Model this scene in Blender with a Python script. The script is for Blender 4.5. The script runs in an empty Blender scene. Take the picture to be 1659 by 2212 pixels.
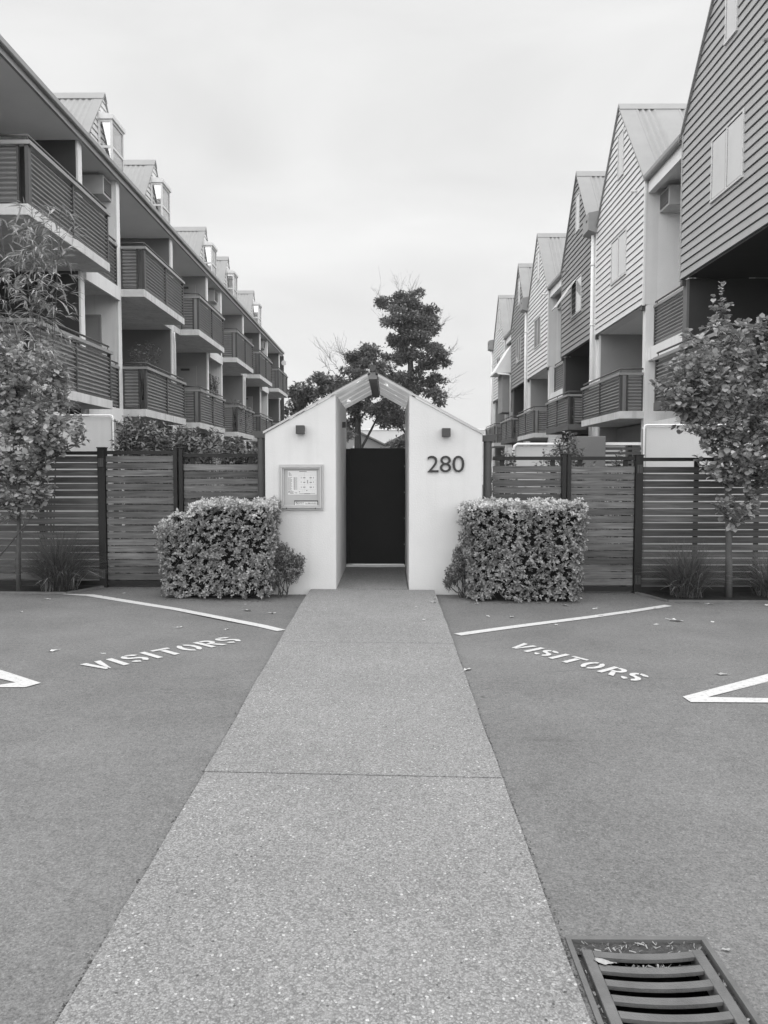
import bpy, math, random
import numpy as np
from mathutils import Vector, Matrix, Euler

R = random.Random(7)
NR = np.random.RandomState(11)
S = bpy.context.scene
COL = S.collection
PI = math.pi

# ------------------------------------------------------------------ camera
F = 1661.0 / 1659.0
PITCH = math.atan(92 / 1661.0)
YAW = math.atan(10.5 / 1661.0)
CAMZ = 1.5
cd = bpy.data.cameras.new('camera')
cd.sensor_fit = 'HORIZONTAL'
cd.sensor_width = 36.0
cd.lens = 36.0 * F
cd.clip_start = 0.05
cd.clip_end = 3000
cam = bpy.data.objects.new('camera', cd)
COL.objects.link(cam)
cam.location = (0, 0, CAMZ)
cam.rotation_euler = (PI / 2 - PITCH, 0, YAW)
S.camera = cam

# ------------------------------------------------------------------ world: flat overcast, black and white
W = bpy.data.worlds.new('World')
S.world = W
W.use_nodes = True
nt = W.node_tree
nt.nodes.clear()
out = nt.nodes.new('ShaderNodeOutputWorld')
bg = nt.nodes.new('ShaderNodeBackground')
bg.inputs['Strength'].default_value = 0.1
sky = nt.nodes.new('ShaderNodeTexSky')
sky.sky_type = 'NISHITA'
sky.sun_disc = False
sky.sun_elevation = math.radians(74)
sky.sun_rotation = math.radians(184)
bw = nt.nodes.new('ShaderNodeRGBToBW')
nt.links.new(sky.outputs[0], bw.inputs[0])
tc = nt.nodes.new('ShaderNodeTexCoord')
mp = nt.nodes.new('ShaderNodeMapping')
mp.inputs['Scale'].default_value = (1.0, 1.0, 2.6)
nt.links.new(tc.outputs['Generated'], mp.inputs[0])
nz = nt.nodes.new('ShaderNodeTexNoise')
nz.inputs['Scale'].default_value = 2.3
nz.inputs['Detail'].default_value = 5.0
nz.inputs['Roughness'].default_value = 0.5
nz.inputs['Distortion'].default_value = 0.5
nt.links.new(mp.outputs[0], nz.inputs['Vector'])
rmp = nt.nodes.new('ShaderNodeMapRange')
rmp.inputs['From Min'].default_value = 0.3
rmp.inputs['From Max'].default_value = 0.7
rmp.inputs['To Min'].default_value = 2.62
rmp.inputs['To Max'].default_value = 3.34
nt.links.new(nz.outputs['Fac'], rmp.inputs['Value'])
mx = nt.nodes.new('ShaderNodeMix')
mx.data_type = 'FLOAT'
mx.inputs[0].default_value = 0.05
nt.links.new(rmp.outputs[0], mx.inputs[2])
nt.links.new(bw.outputs[0], mx.inputs[3])
nt.links.new(mx.outputs[0], bg.inputs['Color'])
nt.links.new(bg.outputs[0], out.inputs[0])

sl = bpy.data.lights.new('sun', 'SUN')
sl.energy = 1.5
sl.angle = math.radians(150)
sl.color = (1.0, 1.0, 1.0)
sun = bpy.data.objects.new('sun', sl)
COL.objects.link(sun)
sun.rotation_euler = Euler((math.radians(16), 0, math.radians(-4)))

S.view_settings.view_transform = 'Standard'
S.view_settings.look = 'None'
S.view_settings.exposure = 1.5
S.view_settings.gamma = 1.0
S.view_settings.use_curve_mapping = False
S.render.engine = 'CYCLES'
S.cycles.max_bounces = 6
S.cycles.diffuse_bounces = 4

HAZE = 0.0005

# ------------------------------------------------------------------ materials
MATS = {}


def node_mat(name):
    m = bpy.data.materials.new(name)
    m.use_nodes = True
    n = m.node_tree
    p = n.nodes['Principled BSDF']
    return m, n, p


def N(n, t, **kw):
    x = n.nodes.new(t)
    for k, v in kw.items():
        if k in x.inputs:
            x.inputs[k].default_value = v
        else:
            setattr(x, k, v)
    return x


def val_col(n, sock, p):
    n.links.new(sock, p.inputs['Base Color'])


def math_node(n, op, a, b=None, clamp=False):
    x = n.nodes.new('ShaderNodeMath')
    x.operation = op
    x.use_clamp = clamp
    for i, q in enumerate((a, b)):
        if q is None:
            continue
        if isinstance(q, (int, float)):
            x.inputs[i].default_value = q
        else:
            n.links.new(q, x.inputs[i])
    return x.outputs[0]


def plain(name, base, rough=0.6, var=0.12, scale=3.0, stretch=(1, 1, 1), bump=0.0, bscale=40.0, metal=0.0, spec=0.5, rnd=0.0, streak=0.0):
    """grey surface with mottling, optional vertical rain streaks and fine relief"""
    m, n, p = node_mat(name)
    g = N(n, 'ShaderNodeNewGeometry')
    mp_ = N(n, 'ShaderNodeMapping')
    mp_.inputs['Scale'].default_value = stretch
    n.links.new(g.outputs['Position'], mp_.inputs[0])
    a = N(n, 'ShaderNodeTexNoise', Scale=scale, Detail=6.0, Roughness=0.62)
    n.links.new(mp_.outputs[0], a.inputs['Vector'])
    mr = N(n, 'ShaderNodeMapRange')
    mr.inputs['From Min'].default_value = 0.25
    mr.inputs['From Max'].default_value = 0.75
    mr.inputs['To Min'].default_value = base * (1 - var)
    mr.inputs['To Max'].default_value = base * (1 + var)
    n.links.new(a.outputs['Fac'], mr.inputs['Value'])
    v = mr.outputs[0]
    if streak > 0:
        mp2 = N(n, 'ShaderNodeMapping')
        mp2.inputs['Scale'].default_value = (7, 7, 0.35)
        n.links.new(g.outputs['Position'], mp2.inputs[0])
        b = N(n, 'ShaderNodeTexNoise', Scale=1.0, Detail=4.0, Roughness=0.6)
        n.links.new(mp2.outputs[0], b.inputs['Vector'])
        m2 = N(n, 'ShaderNodeMapRange')
        m2.inputs['From Min'].default_value = 0.52
        m2.inputs['From Max'].default_value = 0.75
        m2.inputs['To Min'].default_value = 1.0
        m2.inputs['To Max'].default_value = 1.0 - streak
        n.links.new(b.outputs['Fac'], m2.inputs['Value'])
        v = math_node(n, 'MULTIPLY', v, m2.outputs[0])
    if rnd > 0:
        oi = N(n, 'ShaderNodeObjectInfo')
        k = math_node(n, 'MULTIPLY_ADD', oi.outputs['Random'], 2 * rnd)
        k.node.inputs[2].default_value = 1 - rnd
        v = math_node(n, 'MULTIPLY', v, k)
    val_col(n, v, p)
    p.inputs['Roughness'].default_value = rough
    p.inputs['Metallic'].default_value = metal
    p.inputs['Specular IOR Level'].default_value = spec
    if bump > 0:
        c = N(n, 'ShaderNodeTexNoise', Scale=bscale, Detail=4.0, Roughness=0.6)
        n.links.new(g.outputs['Position'], c.inputs['Vector'])
        bp = N(n, 'ShaderNodeBump', Strength=bump, Distance=0.01)
        n.links.new(c.outputs['Fac'], bp.inputs['Height'])
        n.links.new(bp.outputs[0], p.inputs['Normal'])
    MATS[name] = m
    return m


def leafmat(name, base, var=0.45, rough=0.35, spec=0.5, trans=0.25):
    m, n, p = node_mat(name)
    g = N(n, 'ShaderNodeNewGeometry')
    oi = N(n, 'ShaderNodeObjectInfo')
    s = math_node(n, 'FRACT', math_node(n, 'ADD', g.outputs['Random Per Island'], math_node(n, 'MULTIPLY', oi.outputs['Random'], 7.13)))
    nz_ = N(n, 'ShaderNodeTexNoise', Scale=2.2, Detail=3.0)
    n.links.new(g.outputs['Position'], nz_.inputs['Vector'])
    s2 = math_node(n, 'MULTIPLY_ADD', s, 2 * var * base)
    s2.node.inputs[2].default_value = base * (1 - var)
    k = math_node(n, 'MULTIPLY_ADD', nz_.outputs['Fac'], 0.9)
    k.node.inputs[2].default_value = 0.55
    v = math_node(n, 'MULTIPLY', s2, k)
    val_col(n, v, p)
    p.inputs['Roughness'].default_value = rough
    p.inputs['Specular IOR Level'].default_value = spec
    tr = N(n, 'ShaderNodeBsdfTranslucent')
    n.links.new(v, tr.inputs['Color'])
    mix = N(n, 'ShaderNodeMixShader')
    mix.inputs[0].default_value = trans
    n.links.new(p.outputs[0], mix.inputs[1])
    n.links.new(tr.outputs[0], mix.inputs[2])
    n.links.new(mix.outputs[0], n.nodes['Material Output'].inputs['Surface'])
    MATS[name] = m
    return m


white_render = plain('white_render', 0.59, 0.85, 0.06, 1.2, bump=0.35, bscale=55, streak=0.07, spec=0.2)
white_wall = plain('white_wall', 0.76, 0.85, 0.07, 1.0, bump=0.2, bscale=40, streak=0.14, spec=0.2)
white_trim = plain('white_trim', 0.8, 0.5, 0.06, 3.0, spec=0.3)
concrete_white = plain('concrete_white', 0.62, 0.85, 0.16, 2.5, bump=0.2, bscale=60, streak=0.25, spec=0.2)
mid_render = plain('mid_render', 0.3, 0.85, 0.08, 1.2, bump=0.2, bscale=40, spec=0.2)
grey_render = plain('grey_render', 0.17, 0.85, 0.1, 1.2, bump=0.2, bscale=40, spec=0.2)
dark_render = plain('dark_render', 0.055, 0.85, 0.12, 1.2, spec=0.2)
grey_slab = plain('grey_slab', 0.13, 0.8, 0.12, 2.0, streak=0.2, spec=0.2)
soffit_paint = plain('soffit_paint', 0.78, 0.8, 0.05, 1.0, spec=0.2)
gutter_metal = plain('gutter_metal', 0.25, 0.4, 0.08, 4.0)
roof_metal = plain('roof_metal', 0.25, 0.42, 0.09, 2.0, streak=0.06)
rail_metal = plain('rail_metal', 0.06, 0.42, 0.15, 6.0)
rail_light = plain('rail_light', 0.26, 0.35, 0.1, 6.0)
corr_metal = plain('corr_metal', 0.24, 0.38, 0.1, 3.0, streak=0.12, metal=0.2)
board_light = plain('board_light', 0.68, 0.6, 0.05, 2.0, rnd=0.03, streak=0.05, spec=0.3)
board_mid = plain('board_mid', 0.36, 0.6, 0.06, 2.0, rnd=0.03, streak=0.05, spec=0.3)
board_dark = plain('board_dark', 0.27, 0.6, 0.06, 2.0, rnd=0.03, streak=0.05, spec=0.3)
board_gap = plain('board_gap', 0.03, 0.9, 0.1)  # near-black; as a sheet behind the boards it stands in for shade
black_steel = plain('black_steel', 0.009, 0.5, 0.3, 5.0, spec=0.35)
gate_black = plain('gate_black', 0.008, 0.55, 0.35, 2.0, bump=0.05, bscale=20, spec=0.3)
post_grey = plain('post_grey', 0.055, 0.5, 0.2, 5.0, streak=0.2)
lamp_metal = plain('lamp_metal', 0.04, 0.45, 0.15, 8.0)
frame_alu = plain('frame_alu', 0.4, 0.4, 0.05, 6.0)
win_frame = plain('win_frame', 0.6, 0.45, 0.05, 6.0)
board_back = plain('board_back', 0.36, 0.6, 0.05, 3.0)
paper = plain('paper', 0.58, 0.7, 0.04, 9.0)
ink = plain('ink', 0.03, 0.6, 0.1, 9.0)
ink_grey = plain('ink_grey', 0.30, 0.6, 0.1, 9.0)
black_paint = plain('black_paint', 0.015, 0.45, 0.15, 9.0)
iron = plain('iron', 0.105, 0.55, 0.28, 9.0, bump=0.35, bscale=120, metal=0.0)
iron_edge = plain('iron_edge', 0.1, 0.5, 0.22, 9.0, bump=0.2, bscale=90)
soil = plain('soil', 0.025, 0.95, 0.4, 18.0, bump=0.8, bscale=30, spec=0.1)
silt = plain('silt', 0.075, 0.95, 0.5, 60.0, bump=0.9, bscale=120, spec=0.1)
pit_dark = plain('pit_dark', 0.008, 0.95, 0.2, 5.0, spec=0.1)
bark = plain('bark', 0.085, 0.85, 0.4, 14.0, stretch=(1, 1, 0.3), bump=0.6, bscale=60, spec=0.2)
bark_dark = plain('bark_dark', 0.06, 0.9, 0.3, 4.0, spec=0.1)
twig = plain('twig', 0.10, 0.9, 0.3, 4.0, spec=0.1)
hedge_shade = plain('hedge_shade', 0.012, 0.95, 0.4, 20.0, spec=0.05)
dead_leaf = plain('dead_leaf', 0.45, 0.7, 0.3, 60.0, rnd=0.35)
crumbs = plain('crumbs', 0.065, 0.9, 0.5, 40.0, rnd=0.3)
yard = plain('yard_ground', 0.05, 0.9, 0.2, 1.0)
ext_ground = plain('plain_ground', 0.08, 0.9, 0.25, 0.3)
warehouse_iron = plain('warehouse_iron', 0.33, 0.5, 0.12, 0.6)
warehouse_roof = plain('warehouse_roof', 0.16, 0.6, 0.15, 0.6)
far_white = plain('far_white', 0.6, 0.7, 0.05, 0.4)
terracotta = plain('pot_glaze', 0.2, 0.5, 0.2, 6.0)
kerb_timber = plain('kerb_timber', 0.13, 0.85, 0.3, 8.0)
ac_case = plain('ac_case', 0.45, 0.6, 0.05, 4.0)
door_paint = plain('door_paint', 0.32, 0.5, 0.05, 3.0)
pigeon = plain('pigeon', 0.06, 0.6, 0.3, 20)

litter = leafmat('litter', 0.18, 0.85, 0.8, 0.2, 0.0)
hedge_leaf = leafmat('hedge_leaf', 0.24, 0.55, 0.36, 0.5, 0.12)
lit_young_leaf = leafmat('lit_young_leaf', 0.50, 0.35, 0.36, 0.5, 0.2)  # pale top leaves, the light they catch put into the colour
tree_leaf = leafmat('tree_leaf', 0.29, 0.45, 0.4, 0.5, 0.25)
left_leaf = leafmat('left_leaf', 0.33, 0.45, 0.4, 0.5, 0.25)
bamboo_leaf = leafmat('bamboo_leaf', 0.36, 0.4, 0.42, 0.5, 0.25)
shrub_leaf = leafmat('shrub_leaf', 0.13, 0.45, 0.4, 0.5, 0.2)
azalea_leaf = leafmat('azalea_leaf', 0.16, 0.5, 0.5, 0.4, 0.2)
far_leaf = leafmat('far_leaf', 0.16, 0.5, 0.6, 0.3, 0.35)
far_leaf_light = leafmat('far_leaf_light', 0.13, 0.5, 0.5, 0.4, 0.2)
grass_blade = leafmat('grass_blade', 0.1, 0.75, 0.5, 0.4, 0.15)
dry_blade = leafmat('dry_blade', 0.38, 0.3, 0.6, 0.3, 0.15)
flower_white = plain('flower_white', 0.75, 0.6, 0.1)


def make_glass():
    m, n, p = node_mat('window_glass')
    p.inputs['Base Color'].default_value = (0.55, 0.55, 0.55, 1)
    p.inputs['Roughness'].default_value = 0.06
    p.inputs['Specular IOR Level'].default_value = 1.0
    p.inputs['Coat Weight'].default_value = 0.6
    p.inputs['Coat Roughness'].default_value = 0.02
    g = N(n, 'ShaderNodeNewGeometry')
    a = N(n, 'ShaderNodeTexNoise', Scale=1.3, Detail=2.0)
    n.links.new(g.outputs['Position'], a.inputs['Vector'])
    mr = N(n, 'ShaderNodeMapRange')
    mr.inputs['To Min'].default_value = 0.42
    mr.inputs['To Max'].default_value = 0.62
    n.links.new(a.outputs['Fac'], mr.inputs['Value'])
    val_col(n, mr.outputs[0], p)
    m2, n2, p2 = node_mat('dark_glass')
    p2.inputs['Base Color'].default_value = (0.02, 0.02, 0.02, 1)
    p2.inputs['Roughness'].default_value = 0.04
    m3, n3, p3 = node_mat('clear_glass')
    p3.inputs['Base Color'].default_value = (1, 1, 1, 1)
    p3.inputs['Roughness'].default_value = 0.02
    gl = N(n3, 'ShaderNodeBsdfGlossy')
    gl.inputs['Roughness'].default_value = 0.03
    tr = N(n3, 'ShaderNodeBsdfTransparent')
    tr.inputs['Color'].default_value = (0.97, 0.97, 0.97, 1)
    mix = N(n3, 'ShaderNodeMixShader')
    mix.inputs[0].default_value = 0.5
    n3.links.new(tr.outputs[0], mix.inputs[1])
    n3.links.new(gl.outputs[0], mix.inputs[2])
    n3.links.new(mix.outputs[0], n3.nodes['Material Output'].inputs['Surface'])
    return m, m2, m3


win_glass, dark_glass, clear_glass = make_glass()


def make_sheeting():
    """weathered clear plastic roofing: grey grime with clean pale patches that let the sky through"""
    m, n, p = node_mat('plastic_sheeting')
    g = N(n, 'ShaderNodeNewGeometry')
    a = N(n, 'ShaderNodeTexNoise', Scale=7.0, Detail=3.0, Roughness=0.55, Distortion=0.8)
    n.links.new(g.outputs['Position'], a.inputs['Vector'])
    rp = N(n, 'ShaderNodeValToRGB')
    rp.color_ramp.elements[0].position = 0.655
    rp.color_ramp.elements[1].position = 0.69
    n.links.new(a.outputs['Fac'], rp.inputs[0])
    b = N(n, 'ShaderNodeTexNoise', Scale=4.0, Detail=6.0)
    n.links.new(g.outputs['Position'], b.inputs['Vector'])
    base = math_node(n, 'MULTIPLY_ADD', b.outputs['Fac'], 0.22)
    base.node.inputs[2].default_value = 0.2
    v = math_node(n, 'MAXIMUM', base, math_node(n, 'MULTIPLY', rp.outputs[0], 0.9))
    val_col(n, v, p)
    p.inputs['Roughness'].default_value = 0.5
    tr = N(n, 'ShaderNodeBsdfTranslucent')
    n.links.new(v, tr.inputs['Color'])
    mix = N(n, 'ShaderNodeMixShader')
    mix.inputs[0].default_value = 0.78
    n.links.new(p.outputs[0], mix.inputs[1])
    n.links.new(tr.outputs[0], mix.inputs[2])
    n.links.new(mix.outputs[0], n.nodes['Material Output'].inputs['Surface'])
    return m


sheeting = make_sheeting()


def make_wood(name='slat_timber', lo=.036, hi=.17):
    m, n, p = node_mat(name)
    g = N(n, 'ShaderNodeTexCoord')
    oi = N(n, 'ShaderNodeObjectInfo')
    off = N(n, 'ShaderNodeCombineXYZ')
    n.links.new(math_node(n, 'MULTIPLY', oi.outputs['Random'], 31.0), off.inputs[0])
    n.links.new(math_node(n, 'MULTIPLY', oi.outputs['Random'], 17.0), off.inputs[2])
    va = N(n, 'ShaderNodeVectorMath', operation='ADD')
    n.links.new(g.outputs['Object'], va.inputs[0])
    n.links.new(off.outputs[0], va.inputs[1])
    mp_ = N(n, 'ShaderNodeMapping')
    mp_.inputs['Scale'].default_value = (1.6, 20, 34)
    n.links.new(va.outputs[0], mp_.inputs[0])
    a = N(n, 'ShaderNodeTexNoise', Scale=1.0, Detail=7.0, Roughness=0.65, Distortion=1.2)
    n.links.new(mp_.outputs[0], a.inputs['Vector'])
    mp2 = N(n, 'ShaderNodeMapping')
    mp2.inputs['Scale'].default_value = (1.2, 1, 2.5)
    n.links.new(va.outputs[0], mp2.inputs[0])
    b = N(n, 'ShaderNodeTexNoise', Scale=1.5, Detail=3.0)
    n.links.new(mp2.outputs[0], b.inputs['Vector'])
    mr = N(n, 'ShaderNodeMapRange')
    mr.inputs['From Min'].default_value = 0.3
    mr.inputs['From Max'].default_value = 0.7
    mr.inputs['To Min'].default_value = lo
    mr.inputs['To Max'].default_value = hi
    n.links.new(a.outputs['Fac'], mr.inputs['Value'])
    k = math_node(n, 'MULTIPLY_ADD', b.outputs['Fac'], 1.0)
    k.node.inputs[2].default_value = 0.5
    r_ = math_node(n, 'MULTIPLY_ADD', oi.outputs['Random'], 0.8)
    r_.node.inputs[2].default_value = 0.58
    v = math_node(n, 'MULTIPLY', math_node(n, 'MULTIPLY', mr.outputs[0], k), r_)
    val_col(n, v, p)
    p.inputs['Roughness'].default_value = 0.6
    p.inputs['Specular IOR Level'].default_value = 0.35
    bp = N(n, 'ShaderNodeBump', Strength=0.25, Distance=0.004)
    n.links.new(a.outputs['Fac'], bp.inputs['Height'])
    n.links.new(bp.outputs[0], p.inputs['Normal'])
    return m


timber = make_wood()
timber_dark = make_wood('dark_slat_timber', .028, .11)  # darker tone of the slat timber, for the wide gates


def make_asphalt():
    m, n, p = node_mat('asphalt')
    g = N(n, 'ShaderNodeNewGeometry')
    P = g.outputs['Position']
    a = N(n, 'ShaderNodeTexNoise', Scale=0.9, Detail=6.0, Roughness=0.6)
    n.links.new(P, a.inputs['Vector'])
    b = N(n, 'ShaderNodeTexNoise', Scale=105.0, Detail=4.0, Roughness=0.85)
    n.links.new(P, b.inputs['Vector'])
    c = N(n, 'ShaderNodeTexVoronoi', Scale=150.0)
    n.links.new(P, c.inputs['Vector'])
    f_ = N(n, 'ShaderNodeTexVoronoi', Scale=120.0)
    n.links.new(P, f_.inputs['Vector'])
    sep = N(n, 'ShaderNodeSeparateColor')
    n.links.new(f_.outputs['Color'], sep.inputs[0])
    e_ = N(n, 'ShaderNodeTexNoise', Scale=38.0, Detail=5.0, Roughness=0.75)
    n.links.new(P, e_.inputs['Vector'])
    fleck = math_node(n, 'MULTIPLY', math_node(n, 'GREATER_THAN', sep.outputs[0], 0.965), math_node(n, 'LESS_THAN', f_.outputs['Distance'], 0.3))
    mr = N(n, 'ShaderNodeMapRange')
    mr.inputs['From Min'].default_value = 0.3
    mr.inputs['From Max'].default_value = 0.7
    mr.inputs['To Min'].default_value = 0.122
    mr.inputs['To Max'].default_value = 0.170
    n.links.new(a.outputs['Fac'], mr.inputs['Value'])
    sp = math_node(n, 'MULTIPLY_ADD', b.outputs['Fac'], 2.8)
    sp.node.inputs[2].default_value = -0.4
    sp = math_node(n, 'MAXIMUM', sp, 0.35)
    v = math_node(n, 'MULTIPLY', mr.outputs[0], sp)
    e2 = math_node(n, 'MULTIPLY_ADD', e_.outputs['Fac'], 1.1)
    e2.node.inputs[2].default_value = 0.45
    v = math_node(n, 'MULTIPLY', v, e2)
    # tyre scuffs and oil marks: small dark stains of their own shape
    st = N(n, 'ShaderNodeTexNoise', Scale=2.6, Detail=2.0, Distortion=0.5)
    mps = N(n, 'ShaderNodeMapping')
    mps.inputs['Scale'].default_value = (1.0, 2.4, 1.0)
    n.links.new(P, mps.inputs[0])
    n.links.new(mps.outputs[0], st.inputs['Vector'])
    sr = N(n, 'ShaderNodeMapRange')
    sr.inputs['From Min'].default_value = 0.62
    sr.inputs['From Max'].default_value = 0.78
    sr.inputs['To Min'].default_value = 1.0
    sr.inputs['To Max'].default_value = 0.84
    n.links.new(st.outputs['Fac'], sr.inputs['Value'])
    v = math_node(n, 'MULTIPLY', v, sr.outputs[0])
    ov = N(n, 'ShaderNodeTexVoronoi', Scale=1.15)
    wn = N(n, 'ShaderNodeTexNoise', Scale=9.0, Detail=3.0)
    n.links.new(P, wn.inputs['Vector'])
    ws = N(n, 'ShaderNodeVectorMath', operation='SCALE')
    ws.inputs['Scale'].default_value = 0.07
    n.links.new(wn.outputs['Color'], ws.inputs[0])
    wa = N(n, 'ShaderNodeVectorMath', operation='ADD')
    n.links.new(P, wa.inputs[0])
    n.links.new(ws.outputs[0], wa.inputs[1])
    n.links.new(wa.outputs[0], ov.inputs['Vector'])
    osz = N(n, 'ShaderNodeSeparateColor')
    n.links.new(ov.outputs['Color'], osz.inputs[0])
    orr = math_node(n, 'MULTIPLY', math_node(n, 'POWER', osz.outputs[0], 3.0), 0.065)
    spot = math_node(n, 'SUBTRACT', 1.0, math_node(n, 'DIVIDE', ov.outputs['Distance'], orr), True)
    spot = math_node(n, 'MULTIPLY', math_node(n, 'MULTIPLY', spot, 2.5, True), 0.42)
    v = math_node(n, 'MULTIPLY', v, math_node(n, 'SUBTRACT', 1.0, spot))
    v = math_node(n, 'ADD', v, math_node(n, 'MULTIPLY', fleck, 0.12))
    val_col(n, v, p)
    p.inputs['Roughness'].default_value = 0.85
    p.inputs['Specular IOR Level'].default_value = 0.25
    bp = N(n, 'ShaderNodeBump', Strength=0.5, Distance=0.004)
    n.links.new(c.outputs['Distance'], bp.inputs['Height'])
    n.links.new(bp.outputs[0], p.inputs['Normal'])
    return m


def make_aggregate():
    m, n, p = node_mat('exposed_aggregate')
    g = N(n, 'ShaderNodeNewGeometry')
    P = g.outputs['Position']
    wob = N(n, 'ShaderNodeTexNoise', Scale=45.0, Detail=2.0)
    n.links.new(P, wob.inputs['Vector'])
    wv = N(n, 'ShaderNodeVectorMath', operation='SCALE')
    wv.inputs['Scale'].default_value = 0.012
    n.links.new(wob.outputs['Color'], wv.inputs[0])
    ad = N(n, 'ShaderNodeVectorMath', operation='ADD')
    n.links.new(P, ad.inputs[0])
    n.links.new(wv.outputs[0], ad.inputs[1])
    c = N(n, 'ShaderNodeTexVoronoi', Scale=150.0)
    n.links.new(ad.outputs[0], c.inputs['Vector'])
    d = N(n, 'ShaderNodeTexVoronoi', Scale=78.0)
    n.links.new(ad.outputs[0], d.inputs['Vector'])
    sep = N(n, 'ShaderNodeSeparateColor')
    n.links.new(c.outputs['Color'], sep.inputs[0])
    sep2 = N(n, 'ShaderNodeSeparateColor')
    n.links.new(d.outputs['Color'], sep2.inputs[0])
    a = N(n, 'ShaderNodeTexNoise', Scale=0.8, Detail=6.0, Roughness=0.6)
    n.links.new(P, a.inputs['Vector'])
    peb = math_node(n, 'MULTIPLY_ADD', sep.outputs[0], 0.15)
    peb.node.inputs[2].default_value = 0.142
    peb = math_node(n, 'MULTIPLY', peb, math_node(n, 'SUBTRACT', 1.28, math_node(n, 'MULTIPLY', c.outputs['Distance'], 0.62)))
    a2 = N(n, 'ShaderNodeTexNoise', Scale=9.0, Detail=5.0, Roughness=0.7)
    n.links.new(P, a2.inputs['Vector'])
    k = math_node(n, 'MULTIPLY_ADD', a.outputs['Fac'], 0.5)
    k.node.inputs[2].default_value = 0.60
    k = math_node(n, 'ADD', k, math_node(n, 'MULTIPLY', a2.outputs['Fac'], 0.3))
    v = math_node(n, 'MULTIPLY', peb, k)
    wht = math_node(n, 'MULTIPLY', math_node(n, 'GREATER_THAN', sep2.outputs[0], 0.957), math_node(n, 'LESS_THAN', d.outputs['Distance'], 0.38))
    v = math_node(n, 'ADD', v, math_node(n, 'MULTIPLY', wht, 0.22))
    drk = math_node(n, 'MULTIPLY', math_node(n, 'GREATER_THAN', sep2.outputs[1], 0.985), math_node(n, 'LESS_THAN', d.outputs['Distance'], 0.36))
    v = math_node(n, 'MULTIPLY', v, math_node(n, 'SUBTRACT', 1.0, math_node(n, 'MULTIPLY', drk, 0.6)))
    val_col(n, v, p)
    p.inputs['Roughness'].default_value = 0.8
    p.inputs['Specular IOR Level'].default_value = 0.3
    bp = N(n, 'ShaderNodeBump', Strength=0.55, Distance=0.005)
    bp.invert = True
    n.links.new(c.outputs['Distance'], bp.inputs['Height'])
    n.links.new(bp.outputs[0], p.inputs['Normal'])
    return m


def make_line_paint():
    m, n, p = node_mat('line_paint')
    g = N(n, 'ShaderNodeNewGeometry')
    a = N(n, 'ShaderNodeTexNoise', Scale=34.0, Detail=6.0, Roughness=0.72)
    n.links.new(g.outputs['Position'], a.inputs['Vector'])
    mr = N(n, 'ShaderNodeMapRange')
    mr.inputs['From Min'].default_value = 0.36
    mr.inputs['From Max'].default_value = 0.47
    mr.inputs['To Min'].default_value = 0.34
    mr.inputs['To Max'].default_value = 0.52
    n.links.new(a.outputs['Fac'], mr.inputs['Value'])
    val_col(n, mr.outputs[0], p)
    p.inputs['Roughness'].default_value = 0.7
    bp = N(n, 'ShaderNodeBump', Strength=0.4, Distance=0.003)
    n.links.new(a.outputs['Fac'], bp.inputs['Height'])
    n.links.new(bp.outputs[0], p.inputs['Normal'])
    return m


asphalt, aggregate, line_paint = make_asphalt(), make_aggregate(), make_line_paint()

# ------------------------------------------------------------------ object helpers
ORG = {}


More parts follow.
